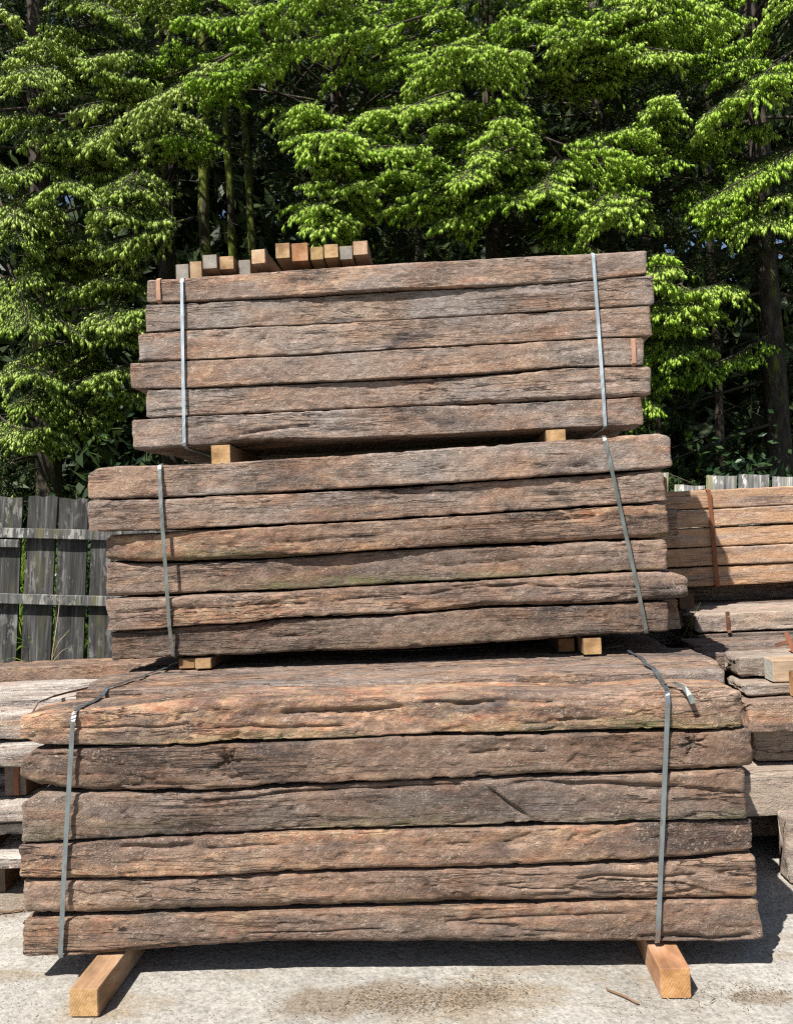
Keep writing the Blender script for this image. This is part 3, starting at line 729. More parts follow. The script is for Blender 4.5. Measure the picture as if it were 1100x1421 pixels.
MIDDLE_SPEC = [
    dict(v=[(-1.4, 0), (-.4, 0), (0, -.014), (.8, -.016), (1.2, -.01)], rt=.022, rb=.014, c=(1.0, 1.14, .45, 0), lab='thick top sleeper of the middle stack with a rounded right end', f=[]),
    dict(v=[(-1.4, -.022), (-.9, -.008), (-.3, 0), (.1, .014), (.8, .010), (1.2, -.004)], rt=[(-1.4, .03), (.2, .012), (.9, .035)], rb=.012, c=(.8, 1.05, .5, 0), lab='second sleeper from the top of the middle stack, pale at its left end', f=[]),
    dict(v=[(-1.4, .035), (-1.2, .018), (-.8, .006), (-.4, -.016), (.2, -.012), (1.2, .004)], rt=[(-1.4, .022), (-1, .02), (1.2, .012)], rb=[(-1.4, .032), (-.6, .045), (-.3, .014), (0, .012), (.4, .03), (1.2, .035)], c=(.2, .9, .9, 1.8),
         lab='middle stack sleeper with orange scars and a chamfered lower edge, third down', f=[('scoop', -.28, .85, .2, .02, .008), ('split', -.6, .45, .9, .72, .005, .008)]),
    dict(v=[(-1.4, .035), (-1.1, .042), (-.9, .03), (-.6, .022), (-.2, .022), (.2, .006), (1.2, 0)], rt=[(-1.4, .03), (0, .012), (.8, .03)], rb=[(-1.4, .04), (-.9, .014), (1.2, .012)], c=(.5, .92, .4, 2.0), lab='middle stack sleeper recessed behind its left strap, fourth from the top',
         f=[('split', .1, .5, 1.1, .62, .005, .01), ('scoop', .62, .9, .07, .03, .02), ('scoop', 1.0, .8, .1, .03, .01)]),
    dict(v=[(-1.4, -.012), (-.4, -.010), (.5, -.006), (1.2, -.012)], rt=[(-1.4, .02), (1.2, .03)], rb=[(-1.4, .012), (-.4, .012), (.4, .035), (1.25, .04)], c=(.45, 1.1, .7, .3), lab='longest sleeper of the middle stack, fifth from its top and jutting out on the right',
         f=[('split', -1.3, .55, -.4, .55, .005, .012), ('split', -.3, .55, .6, .75, .005, .009), ('split', .3, .8, 1.2, .4, .005, .008)]),
    dict(v=[(-1.4, .012), (-.6, .012), (.1, 0), (1.2, .004)], rt=[(-1.4, .012), (1.2, .018)], rb=[(-1.4, .012), (.2, .03), (1.2, .02)], c=(.4, .78, .5, .5), lab='dark bottom sleeper of the middle stack with a mossy streak along its top', f=[('split', -.6, .5, -.42, .52, .004, .012)]),
]
LOWER_SPEC = [
    dict(v=[(-1.4, .018), (-1.2, 0), (1.2, 0)], rt=[(-1.4, .035), (-1, .04), (0, .04), (.6, .05), (1.2, .03)], rb=.012, c=(.3, 1.08, 1.1, 1.6), lab='top front sleeper of the lower stack with a ragged tan face', dz=.010,
         f=[('split', -1.25, .5, -.75, .42, .005, .012), ('split', -.7, .38, -.2, .28, .004, .012), ('split', -.45, .66, .0, .64, .008, .016), ('split', .05, .75, .75, .85, .01, .016), ('scoop', -.25, .55, .3, .03, .012), ('scoop', .85, .8, .12, .02, .012), ('scoop', .3, .55, .2, .03, .008), ('scoop', -.62, .02, .06, .025, .02)]),
    dict(v=[(-1.4, .03), (-1.2, .008), (-.6, 0), (1.2, 0)], rt=[(-1.4, .025), (-.8, .02), (1.2, .025)], rb=[(-1.4, .03), (-.7, .03), (-.3, .018), (.3, .015), (.6, .03), (1.2, .03)], c=(.3, .80, .45, .7), lab='knotty dark brown sleeper second from the top of the lower stack',
         f=[('knot', -.64, .62, .035), ('knot', .985, .66, .035), ('scoop', .33, .72, .07, .02, .02), ('split', .2, .62, .5, .55, .005, .01), ('scoop', -.2, .03, .05, .02, .02)]),
    dict(v=[(-1.4, .004), (-.2, .01), (1.2, -.004)], rt=[(-1.4, .02), (0, .03), (1.2, .02)], rb=.01, c=(.8, .80, .3, 1.8), lab='tallest sleeper of the lower stack, third from its top, split by a diagonal crack',
         f=[('split', .27, .82, .42, .06, .009, .022), ('split', -.5, .9, .2, .86, .009, .02), ('split', .35, .9, .95, .72, .008, .018), ('split', .92, .72, 1.14, .5, .006, .014), ('split', -.8, .72, -.4, .92, .006, .012), ('scoop', .42, .02, .05, .02, .015)]),
    dict(v=[(-1.4, -.004), (0, -.006), (.8, 0), (1.2, .016)], rt=.018, rb=[(-1.4, .03), (-.6, .016), (-.2, .03), (.6, .022), (1.2, .02)], c=(.25, 1.0, .95, .6), lab='orange brown sleeper fourth from the top of the lower stack',
         f=[('split', -1.05, .8, -.75, .78, .008, .014), ('split', -.75, .7, -.45, .66, .005, .008), ('scoop', .55, .72, .15, .03, .008)]),
    dict(v=[(-1.4, .004), (1.2, 0)], rt=.03, rb=[(-1.4, .05), (-.6, .055), (.3, .05), (.7, .035), (1.2, .03)], c=(.25, .92, .6, .8), lab='sleeper fifth from the top of the lower stack with a deeply worn lower edge',
         f=[('split', .55, .68, .98, .58, .007, .014), ('split', .6, .55, .75, .52, .005, .01)]),
    dict(v=[(-1.4, 0), (1.2, -.002)], rt=.016, rb=[(-1.4, .012), (-1, .03), (-.5, .05), (0, .04), (.6, .025), (1.2, .012)], c=(.5, .80, .7, .3), lab='bottom front sleeper of the lower stack resting on the two ground bearers',
         f=[('split', -1.35, .1, -.9, .08, .006, .012), ('split', .75, .12, 1.15, .08, .01, .018), ('split', 0.1, .6, .6, .7, .004, .01), ('split', -.6, .35, -.1, .4, .004, .008)]),
]
STACKS = [('T', 4.07, UPPER_ROW, UPPER_SPEC, UP, 205, 14), ('M', 3.54, MIDDLE_ROW, MIDDLE_SPEC, MID, 235, 15), ('B', 2.79, LOWER_ROW, LOWER_SPEC, LOW, 330, 20)]
FRONT = {}
ORD = ['top', 'second', 'third', 'fourth', 'fifth', 'bottom']
seed = 10
for key, y0, rows, specs, where, nu, nf in STACKS:
    prev_bot = None
    for k, ((ul, ur, top, bot), sp) in enumerate(zip(rows, specs)):
        seed += 1
        t2 = [(u, z - 0.0012 + sp.get('dz', 0)) for u, z in top]
        b2 = [(u, z + 0.0012) for u, z in bot]
        me, org = sleeper_mesh('railway_sleeper', ul, ur, t2, b2, sp['v'], 0.245, sp['rt'], sp['rb'], seed, nu, nf, 16 if (key == 'B' and k == 0) else 6,
                               {'B': 1.0, 'M': .85, 'T': .7}[key], sp['f'], r_back=.03 if key == 'B' and k == 0 else .012)
        o = put_sleeper(y0, me, org, sp['c'], sp['lab'], 'sleepers in the front row of the ' + where)
        FRONT[key, k] = (o, ul, ur, t2, b2, sp)
    # rows behind the front one
    nrow = {'B': 8, 'M': 5, 'T': 4}[key]
    rng = random.Random(ord(key))
    for r in range(1, nrow):
        for k, (ul, ur, top, bot) in enumerate(rows):
            zt = float(np.mean([z for _, z in top])) - (0.002 if k else .006)
            zb = float(np.mean([z for _, z in bot])) + 0.002
            l, rr = -1.30 + rng.uniform(-.06, .06), 1.25 + rng.uniform(-.06, .06)
            vis = key == 'B' and k == 0 and r < 4
            if key == 'B':
                l, rr = -1.31 + rng.uniform(-.05, .05), 1.20 + rng.uniform(-.05, .05)
            if vis:
                l, rr = [(-1.30, 1.19), (-1.37, 1.25), (-1.33, 1.27)][r - 1]
                zt = (.990, .978, .968)[r - 1]
            seed += 1
            me, org = sleeper_mesh('railway_sleeper', l, rr, [(l, zt), (rr, zt + rng.uniform(-.002, 0))], [(l, zb), (rr, zb)], 0.0, 0.240 if vis else .243, .026 if vis else .012, .012, seed,
                                   170 if vis else 12, 5, 14 if vis else 4, 1.0, (), r_back=.032 if vis else .012)
            org = (org[0], org[1] + 0.25 * r, org[2])
            if vis:
                lab = ['second sleeper back on top of the lower stack under both steel straps', 'third sleeper back on top of the lower stack, its ends in the sun', 'shaded sleeper on top of the lower stack under the middle stack'][r - 1]
            else:
                lab = 'old brown sleeper inside the %s behind its front row' % where
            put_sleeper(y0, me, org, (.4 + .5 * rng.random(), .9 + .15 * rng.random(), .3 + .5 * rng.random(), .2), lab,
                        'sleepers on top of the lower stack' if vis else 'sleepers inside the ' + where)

# rusty bands nailed round sleeper ends (parts of their sleepers)
def end_band(owner, u, w, org_u, ht, hb, v, mat):
    z0, z1 = hb - 0.002, ht + 0.002
    o = owner
    pts = [(v + .12, z1), (v + .02, z1), (v - .003, z1 - .016), (v - .004, (z0 + z1) / 2), (v - .003, z0 + .016), (v + .02, z0), (v + .12, z0)]
    V, F = [], []
    for (a, b) in pts:
        for uu in (u - w / 2, u + w / 2):
            V.append((uu, a, b))
    V = np.array(V)
    F = np.array([(2 * i, 2 * i + 1, 2 * i + 3, 2 * i + 2) for i in range(len(pts) - 1)])
    me = mesh_np('end_band', V, [F], [mat], smooth=False)
    b = link('end_band', me, o)
    md = b.modifiers.new('thick', 'SOLIDIFY')
    md.thickness = 0.003
    return b


for (key, k, u, w, mat) in (('T', 0, -1.198, .022, M_BAND), ('T', 3, 1.24, .022, M_BAND)):
    o, ul, ur, t2, b2, sp = FRONT[key, k]
    y0 = 4.07
    zc = o.location.z
    end_band(o, u - (ul + ur) / 2, w, 0, float(interp(t2, u)) - zc, float(interp(b2, u)) - zc, float(interp(sp['v'], u)) - 0.245 / 2, mat)

# ------------------------------------------------------------------ steel straps
def ribbon(name, path, wdir, width, mat, thick=0.0016, parent=None, twist=None):
    path = [Vector(p) for p in path]
    wdir = Vector(wdir)
    n = len(path)
    V = []
    for i, p in enumerate(path):
        t = (path[min(i + 1, n - 1)] - path[max(i - 1, 0)]).normalized()
        w = (wdir - t * wdir.dot(t)).normalized()
        if twist:
            w = Matrix.Rotation(twist[i], 3, t) @ w
        nn = t.cross(w).normalized()
        for a, b in ((-1, -1), (1, -1), (1, 1), (-1, 1)):
            V.append(p + w * (width / 2 * a) + nn * (thick / 2 * b))
    F = []
    for i in range(n - 1):
        for j in range(4):
            F.append((i * 4 + j, i * 4 + (j + 1) % 4, (i + 1) * 4 + (j + 1) % 4, (i + 1) * 4 + j))
    F += [(3, 2, 1, 0), tuple((n - 1) * 4 + j for j in range(4))]
    me = mesh_np(name, np.array([tuple(v) for v in V]), [np.array(F)], [mat], smooth=False)
    return link(name, me, parent)


def hull_front(pts):
    """pts (z, v) from high z to low z: keep the taut outline bulging to -v"""
    pts = sorted(pts)
    h = []
    for p in pts:
        while len(h) >= 2:
            (z1, v1), (z2, v2) = h[-2], h[-1]
            if (z2 - z1) * (p[1] - v1) - (v2 - v1) * (p[0] - z1) <= 0:
                h.pop()
            else:
                break
        h.append(p)
    return h[::-1]


STRAPS = [('B', -1.187, .956, -1.266, .084, M_STRAP, 'blue grey steel strap around the left end of the lower stack'),
          ('B', .904, .970, .822, .12, M_STRAP, 'blue grey steel strap with a loose tail around the right end of the lower stack'),
          ('M', -1.067, 1.908, -1.040, 1.031, M_STRAP_DULL, 'dull steel strap around the left end of the middle stack'),
          ('M', .930, 1.913, 1.07, 1.058, M_STRAP_DULL, 'slanting dull steel strap around the right end of the middle stack'),
          ('T', -1.069, 2.941, -1.088, 2.06, M_STRAP_BRIGHT, 'bright blue grey steel strap around the left end of the upper stack'),
          ('T', 1.061, 2.938, 1.077, 2.04, M_STRAP_BRIGHT, 'bright blue grey steel strap around the right end of the upper stack')]
Y0 = {'T': 4.07, 'M': 3.54, 'B': 2.79}
for key, u0, z0, u1, z1, mat, lab in STRAPS:
    y0 = Y0[key]
    uz = lambda z: u0 + (u1 - u0) * (z - z0) / (z1 - z0)
    pts = []
    for k in range(6):
        o, ul, ur, t2, b2, sp = FRONT[key, k]
        zm = (t2[0][1] + b2[0][1]) / 2
        u = uz(zm)
        zt, zb = float(interp(t2, u)), float(interp(b2, u))
        v = float(interp(as_poly(sp['v']), u))
        ra, rb = float(interp(as_poly(sp['rt']), u)), float(interp(as_poly(sp['rb']), u))
        q = 0.009
        pts += [(zt - ra, v - q), (zt - ra * .3, v + ra * .3 - q), ((zt + zb) / 2, v - q), (zb + rb, v - q), (zb + rb * .3, v + rb * .3 - q)]
        if k == 0:
            ztop = zt
            rtop = ra
            vtop = v
        zbot, rbot, vbot = zb, rb, v
    h = hull_front(pts)
    nrow = 4
    back = nrow * .25 + .005
    toppath = []
    if key == 'B':
        row_top = .972
        prof = [(.02 + vtop + rtop * .6, ztop + .003), (.12, ztop + .005), (.225, ztop + .006), (.275, .996), (.36, .995), (.48, .995), (.53, .983), (.62, .983), (.74, .982), (back, .974)]
    else:
        prof = [(vtop + rtop, ztop + .004), (.12, ztop + .004), (.3, ztop + .004), (back, ztop + .004)]
    drift = .06 if key == 'B' and u0 > 0 else (.05 if key == 'B' else 0.0)
    for v, z in prof[::-1]:
        wob = 0.012 * math.sin(v * 17 + u0 * 5) if key == 'B' else 0
        toppath.append(frame_point(y0, u0 + drift * v / .75 + wob * (v > .05), v, z))
    path = [frame_point(y0, u1, back, zbot), frame_point(y0, u0, back, ztop - .01)] + toppath
    # bend over the front top edge
    path.append(frame_point(y0, u0, vtop + rtop * .3 - .003, ztop - rtop * .3 + .004))
    dense = []
    for a, b in zip(h[:-1], h[1:]):
        for t in np.linspace(0, 1, 4, endpoint=False):
            dense.append((a[0] + (b[0] - a[0]) * t, a[1] + (b[1] - a[1]) * t))
    dense.append(h[-1])
    for z, v in dense:
        path.append(frame_point(y0, uz(z), v, z))
    path += [frame_point(y0, u1, vbot + rbot + .01, zbot - .004), frame_point(y0, u1, .3, zbot - .005), frame_point(y0, u1, back, zbot - .004)]
    krng = random.Random(int(u0 * 1000) + 7)
    tw = [krng.uniform(-.16, .16) for _ in path]
    st = ribbon('steel_strap', path, E_U, .0165, mat, .0018, None, tw)
    tag(st, lab, 'strap', 'steel straps round the three stacks')
    if key == 'B' and u0 > 0:
        tail = [frame_point(y0, u0 + .004, .06, ztop + .008), frame_point(y0, u0 + .03, .035, ztop + .016), frame_point(y0, u0 + .052, .0, ztop + .008), frame_point(y0, u0 + .066, -.022, ztop - .018), frame_point(y0, u0 + .075, -.028, ztop - .045)]
        ribbon('loose_tail', tail, E_U, .0185, M_STRAP_DULL, .0018, st)

# ------------------------------------------------------------------ bearers
def timber(name, p_front, length, w, h, rotz, mats, color, label, cat, group=None, seed=0, bevel=.004):
    """square timber: front end bottom centre at p_front, running back along rotz (0 = straight back)"""
    me = box_mesh(name, (length, w, h), mats, bevel, .0012, seed, 6)
    p = Vector(p_front)
    d = Vector((math.sin(rotz), math.cos(rotz), 0))
    c = p + d * (length / 2) + Vector((0, 0, h / 2))
    o = link(name, me, None, c, (0, 0, math.pi / 2 - rotz))
    o.color = color
    tag(o, label, cat, group)
    return o


timber('ground_bearer', (-1.105, 2.656, .0), 1.15, .098, .092, R(3.6), [M_BEARER, M_SAWN_END], (1.05, 1.0, .88, 1), 'square orange timber bearer under the left end of the lower stack', 'bearer', 'bearers under the lower stack', 1)
timber('ground_bearer', (.835, 2.612, .0), 1.15, .098, .096, R(3.2), [M_BEARER, M_SAWN_END], (1.05, .85, .68, 1), 'square orange timber bearer under the right end of the lower stack', 'bearer', 'bearers under the lower stack', 2)
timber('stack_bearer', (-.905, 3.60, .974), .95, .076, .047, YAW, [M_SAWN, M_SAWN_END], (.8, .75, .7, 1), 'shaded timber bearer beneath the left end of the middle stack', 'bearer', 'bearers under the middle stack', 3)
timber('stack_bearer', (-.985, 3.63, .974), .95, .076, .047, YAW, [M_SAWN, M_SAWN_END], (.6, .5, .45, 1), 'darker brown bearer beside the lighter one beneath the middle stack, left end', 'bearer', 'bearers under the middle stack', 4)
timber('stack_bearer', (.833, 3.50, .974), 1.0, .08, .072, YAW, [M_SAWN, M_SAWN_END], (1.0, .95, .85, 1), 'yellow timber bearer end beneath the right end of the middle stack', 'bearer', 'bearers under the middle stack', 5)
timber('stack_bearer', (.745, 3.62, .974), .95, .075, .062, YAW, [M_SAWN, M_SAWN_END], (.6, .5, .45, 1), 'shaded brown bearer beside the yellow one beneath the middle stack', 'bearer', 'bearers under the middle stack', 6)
timber('stack_bearer', (-.888, 4.06, 1.925), .72, .1, .116, YAW, [M_SAWN, M_SAWN_END], (1.0, .95, .85, 1), 'yellow timber bearer end beneath the left end of the upper stack', 'bearer', 'bearers under the upper stack', 7)
timber('stack_bearer', (.828, 4.02, 1.925), .72, .1, .113, YAW, [M_SAWN, M_SAWN_END], (1.0, .95, .88, 1), 'yellow timber bearer end beneath the right end of the upper stack', 'bearer', 'bearers under the upper stack', 8)

# ------------------------------------------------------------------ short battens lying on top of the upper stack
M_GREY_END = sawn_material('grey_sawn_end', (0.19, 0.17, 0.145), (0.28, 0.255, 0.22), (0.36, 0.33, 0.28), ring=True)
BATTENS = [(-1.095, 4.24, .072, 2.949, 3.052, 1, 'greyish brown batten end, leftmost on top of the upper stack'),
           (-1.022, 4.24, .067, 2.949, 3.065, 0, 'small yellow batten end second from the left on top of the upper stack'),
           (-.938, 4.21, .079, 3.009, 3.085, 1, 'grey batten end with visible growth rings on top of the upper stack'),
           (-.849, 4.21, .079, 3.002, 3.074, 0, 'bright yellow batten end right of the ringed grey one'),
           (-.758, 4.24, .066, 2.949, 3.060, 1, 'grey batten end set back between two yellow ones'),
           (-.677, 4.21, .077, 3.025, 3.103, 0, 'orange batten end standing proud just left of the wide gap between battens'),
           (-.546, 4.21, .079, 3.048, 3.130, 0, 'pinkish orange batten end just right of the wide gap between battens'),
           (-.456, 4.22, .091, 3.031, 3.130, 2, 'largest reddish batten end in the right group on the upper stack'),
           (-.365, 4.22, .071, 3.034, 3.106, 0, 'yellow batten end right of the largest reddish one'),
           (-.286, 4.21, .077, 3.039, 3.112, 0, 'yellow batten end left of the grey one in the right group'),
           (-.208, 4.22, .072, 3.030, 3.103, 1, 'grey batten end in the right group on the upper stack'),
           (-.129, 4.20, .081, 3.045, 3.119, 0, 'orange batten end, rightmost on top of the upper stack')]
for i, (x, y, w, z0, z1, g, lab) in enumerate(BATTENS):
    rng = random.Random(i)
    me_end = [M_SAWN_END, M_GREY_END, M_SAWN_END][g]
    c = [(1.0, .95, .85, 1), (1, 1, 1, 1), (.85, .66, .58, 1)][g]
    if g == 0:
        s = rng.uniform(.75, 1.2)
        c = (s, s * rng.uniform(.9, 1.04), s * rng.uniform(.85, 1.2), 1)
    timber('timber_batten', (x, y, z0), rng.uniform(.55, .62), w - .002, z1 - z0, R(rng.uniform(2, 4)) if i != 5 else R(6), [M_SAWN, me_end], c, lab, 'batten', 'battens on top of the upper stack', 40 + i, .003)
for q, (xa, xb, z1, lab) in enumerate(((-.99, -.80, 3.000, 'low cross block holding up the left battens'), (-.72, -.635, 3.022, 'low cross block under the proud orange batten'), (-.60, -.09, 3.029, 'low cross block holding up the right group of battens'))):
    me = box_mesh('cross_block', (xb - xa, .07, z1 - 2.949), [M_SAWN], .003, .001, 90 + q, 3)
    o = link('cross_block', me, None, ((xa + xb) / 2, 4.50, (z1 + 2.949) / 2), (0, 0, -YAW))
    o.color = (.6, .55, .5, 1)
    tag(o, lab, 'block', 'cross blocks under the battens')
me = box_mesh('upright_stub', (.33, .02, .025), [M_SAWN], .002, .001, 97, 3)
o = link('upright_stub', me, None, (-.094, 4.86, 3.112), (0, R(88), 0))
o.color = (1, .9, .8, 1)
tag(o, 'thin upright stick poking up behind the rightmost batten', 'stick')

# ------------------------------------------------------------------ neighbouring piles
def loose_sleeper(x, y, z, length, depth, height, rotz, color, label, group, seed, mat=None, rough=1.1, nu=150, nf=8, nt=10, name='railway_sleeper', r=.014):
    """beam with its front left bottom corner at x, y, z running to the right"""
    me, org = sleeper_mesh(name, 0, length, [(0, height), (length * .5, height + .004), (length, height)], [(0, 0), (length, 0)], [(0, 0), (length * .5, .004), (length, 0)], depth, r, r, seed, nu, nf, nt, rough, (), mat)
    c, s = math.cos(rotz), math.sin(rotz)
    p = Vector((x + c * org[0] - s * org[1], y + s * org[0] + c * org[1], z + org[2]))
    o = link(name, me, None, p, (0, 0, rotz))
    o.color = color
    tag(o, label, 'sleeper', group)
    return o


G_R = 'sleepers in the orange bundle on the right'
RB = -R(2.0)
ZR = [1.612, 1.497, 1.375, 1.256, 1.130]
HR = [.116, .112, .118, .116, .122]
LABR = ['top sleeper of the orange bundle at the right edge', 'second sleeper from the top of the orange bundle', 'middle sleeper of the orange bundle, its left end in shadow', 'fourth sleeper from the top of the orange bundle, brightest orange',
        'bottom sleeper of the orange bundle above the dark gap']
for i in range(5):
    for r in range(2):
        loose_sleeper(1.40 + .03 * i + (.02 if r else 0), 4.93 + .25 * r - .01 * (i % 2), ZR[i], 2.55, .245, HR[i], RB, (.3, 1.3, .9, 0),
                      LABR[i] if r == 0 else 'sleeper hidden behind the front row of the orange bundle', G_R if r == 0 else 'sleepers inside the orange bundle', 300 + i + 9 * r, M_ORANGE, .5, 12 if r else 130, 4 if r else 9, 5)
sx, sy = 1.945, 4.9
path = [Vector((1.93, 5.4, 1.733)), Vector((1.93, 4.93, 1.734)), Vector((1.932, 4.895, 1.725))] + [Vector((1.932 + .022 * t, 4.893, 1.725 - .595 * t)) for t in np.linspace(0, 1, 8)] + [Vector((1.955, 4.95, 1.126)), Vector((1.955, 5.4, 1.126))]
tag(ribbon('steel_strap', path, (1, 0, 0), .024, M_RUST, .002), 'rusty steel strap round the orange bundle', 'strap')
for (x, y, z, w, h, L, c, lab) in ((1.655, 4.60, 1.032, .085, .09, .75, .5, 'shaded square block under the left end of the orange bundle'), (1.56, 4.62, 1.032, .09, .095, .75, .62, 'slanting dark block leaning beside the square block under the orange bundle')):
    timber('stack_bearer', (x, y, z), L, w, h, R(2 if w < .088 else -14), [M_SAWN, M_SAWN], (c, c * .85, c * .8, 1), lab, 'bearer', 'bearers under the orange bundle', int(x * 100))
G_R2 = 'sleepers in the low pile on the right'
RP = [
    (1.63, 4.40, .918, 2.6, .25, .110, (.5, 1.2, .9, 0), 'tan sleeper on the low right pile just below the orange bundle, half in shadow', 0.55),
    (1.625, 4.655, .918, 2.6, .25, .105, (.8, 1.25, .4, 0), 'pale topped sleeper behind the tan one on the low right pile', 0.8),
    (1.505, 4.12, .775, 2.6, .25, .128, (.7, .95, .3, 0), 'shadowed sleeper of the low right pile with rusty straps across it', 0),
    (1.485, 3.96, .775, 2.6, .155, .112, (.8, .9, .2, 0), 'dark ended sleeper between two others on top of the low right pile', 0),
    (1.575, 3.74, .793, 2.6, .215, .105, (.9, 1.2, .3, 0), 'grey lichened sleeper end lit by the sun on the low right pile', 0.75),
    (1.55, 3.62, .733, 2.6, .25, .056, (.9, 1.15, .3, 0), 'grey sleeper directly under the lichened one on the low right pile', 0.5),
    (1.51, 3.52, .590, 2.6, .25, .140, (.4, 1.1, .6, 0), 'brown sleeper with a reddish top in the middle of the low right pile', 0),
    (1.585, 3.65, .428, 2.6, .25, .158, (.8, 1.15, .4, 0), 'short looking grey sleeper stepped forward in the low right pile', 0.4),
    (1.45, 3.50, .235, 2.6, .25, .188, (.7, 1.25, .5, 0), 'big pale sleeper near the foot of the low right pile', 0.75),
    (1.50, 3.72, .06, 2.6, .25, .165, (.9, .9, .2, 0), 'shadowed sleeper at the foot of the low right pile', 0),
    (1.50, 3.98, .06, 2.6, .25, .17, (.9, .9, .2, 0), None, 0), (1.50, 3.98, .24, 2.6, .25, .17, (.9, .9, .2, 0), None, 0), (1.50, 4.24, .06, 2.6, .25, .17, (.9, .9, .2, 0), None, 0),
    (1.50, 4.24, .24, 2.6, .25, .17, (.9, .9, .2, 0), None, 0), (1.52, 3.98, .42, 2.6, .25, .17, (.9, .9, .2, 0), None, 0), (1.52, 4.24, .42, 2.6, .25, .17, (.9, .9, .2, 0), None, 0), (1.53, 4.2, .60, 2.6, .25, .17, (.9, .9, .2, 0), None, 0),
    (1.64, 4.40, .775, 2.6, .25, .138, (.9, .9, .2, 0), None, 0), (1.45, 4.92, .918, 2.6, .25, .105, (.9, .9, .2, 0), None, 0), (1.45, 5.18, .918, 2.6, .25, .205, (.9, .9, .2, 0), None, 0),  # rear ones unseen, added so the gap under the orange bundle stays dark
    (1.40, 4.92, .775, 2.6, .25, .138, (.9, .9, .2, 0), None, 0), (1.40, 5.18, .775, 2.6, .25, .138, (.9, .9, .2, 0), None, 0), (1.42, 4.92, .5, 2.6, .5, .27, (.9, .9, .2, 0), None, 0), (1.42, 4.92, .0, 2.6, .5, .49, (.9, .9, .2, 0), None, 0),
]
for i, (x, y, z, L, d, h, c, lab, pale) in enumerate(RP):
    if lab is None:
        lab = 'unseen old sleeper added to fill the low right pile and darken its gaps'
        g = 'sleepers inside the low right pile'
    else:
        g = G_R2
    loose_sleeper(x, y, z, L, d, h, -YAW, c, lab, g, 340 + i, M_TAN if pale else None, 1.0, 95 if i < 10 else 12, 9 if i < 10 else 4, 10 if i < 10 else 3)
# the beam in front and the small timbers on the pile
loose_sleeper(1.575, 3.36, .0, 2.4, .12, .28, R(-5), (.9, 1.15, .2, 0), 'pale squared beam lying in front of the low right pile at the frame edge', G_R2, 371, M_TAN, 1.0, 100, 10, 6)
for (x, y, z, d, h, c, lab, sd) in ((1.68, 3.625, .792, .10, .100, (1.5, 1.6, 1.65, 1), 'pale sawn timber lying along the front of the low right pile', 381), (1.74, 3.53, .733, .085, .112, (.95, .85, .78, 1), 'brown sawn timber in front of the pale one on the low right pile', 382)):
    me = box_mesh('sawn_timber', (1.5, d, h), [M_SAWN, M_GREY_END if sd == 381 else M_SAWN_END], .004, .0015, sd, 6)
    cc, ss = math.cos(-YAW), math.sin(-YAW)
    o = link('sawn_timber', me, None, (x + .75 * cc, y + .75 * ss + d / 2, z + h / 2), (0, 0, -YAW))
    o.color = c
    tag(o, lab, 'timber', 'sawn timbers on the low right pile')
# loose rusty straps on that pile
def rp(*pts):
    return [Vector(p) for p in pts]


tag(ribbon('rusty_strap', rp((1.80, 4.394, 1.032), (1.80, 4.390, .97), (1.80, 4.392, .93), (1.802, 4.38, .916)), (1, 0, 0), .022, M_RUST_DARK), 'dark rusty strap running down the shaded tan sleeper on the right', 'strap', 'rusty straps on the low right pile')
tag(ribbon('rusty_strap', rp((1.86, 3.98, .902), (1.90, 3.93, .925), (1.97, 3.88, .965), (2.0, 3.86, .985)), (0, .6, .6), .02, M_RUST_DARK), 'short dark strap sticking up in a slant on the low right pile', 'strap', 'rusty straps on the low right pile')
tag(ribbon('rusty_strap', rp((1.83, 3.80, .99), (1.838, 3.78, .94), (1.846, 3.77, .905), (1.85, 3.735, .897), (1.852, 3.728, .84)), (1, 0, 0), .02, M_RUST), 'upright pinkish strap end standing on the grey sleeper on the right', 'strap', 'rusty straps on the low right pile')

G_L = 'bleached sleepers in the low pile on the left'
LP = [
    (-3.9, 4.42, .765, 2.62, .25, .142, (.35, 1.0, .7, .1), 'brown sleeper with flaking white top lying in front of the fence', .0),
    (-3.72, 4.16, .70, 2.25, .25, .135, (.9, 1.4, .3, 0), 'split bleached sleeper behind the rust stained one on the left pile', .95),
    (-3.68, 3.90, .70, 2.2, .25, .130, (.9, 1.4, .3, 0), 'bleached sleeper with open splits in the middle of the left pile top', .95),
    (-3.75, 3.66, .69, 2.25, .235, .118, (.5, 1.1, 1.2, 0), 'rust stained sleeper at the front of the left pile top', .45),
    (-3.8, 3.60, .588, 2.22, .25, .098, (.9, 1.5, .2, 1.0), 'white weathered beam face at the left edge beside the top sleeper', .98),
    (-3.8, 3.62, .335, 2.25, .25, .09, (.9, 1.45, .3, 0), 'pale sleeper above a dark gap in the left pile', .9),
    (-3.8, 3.66, .262, 2.25, .25, .062, (.9, 1.1, .2, 0), 'thin grey sleeper between two pale ones in the left pile', .7),
    (-3.8, 3.60, .138, 2.25, .25, .055, (.9, 1.5, .2, 0), 'lowest white plank like sleeper of the left pile', .98),
    (-3.75, 3.9, .50, 2.2, .25, .19, (.9, .9, .2, 0), None, .5), (-3.75, 4.16, .50, 2.2, .25, .19, (.9, .9, .2, 0), None, .5),
    (-3.75, 3.9, .27, 2.2, .25, .22, (.9, .9, .2, 0), None, .5), (-3.75, 4.16, .27, 2.2, .25, .22, (.9, .9, .2, 0), None, .5),
    (-3.8, 4.42, .5, 2.3, .25, .25, (.9, .9, .2, 0), None, .5), (-3.8, 4.42, .25, 2.3, .25, .24, (.9, .9, .2, 0), None, .5), (-3.8, 4.42, .0, 2.3, .25, .24, (.9, .9, .2, 0), None, .5),
    (-3.75, 3.95, .03, 2.2, .25, .22, (.9, .9, .2, 0), None, .5),
]
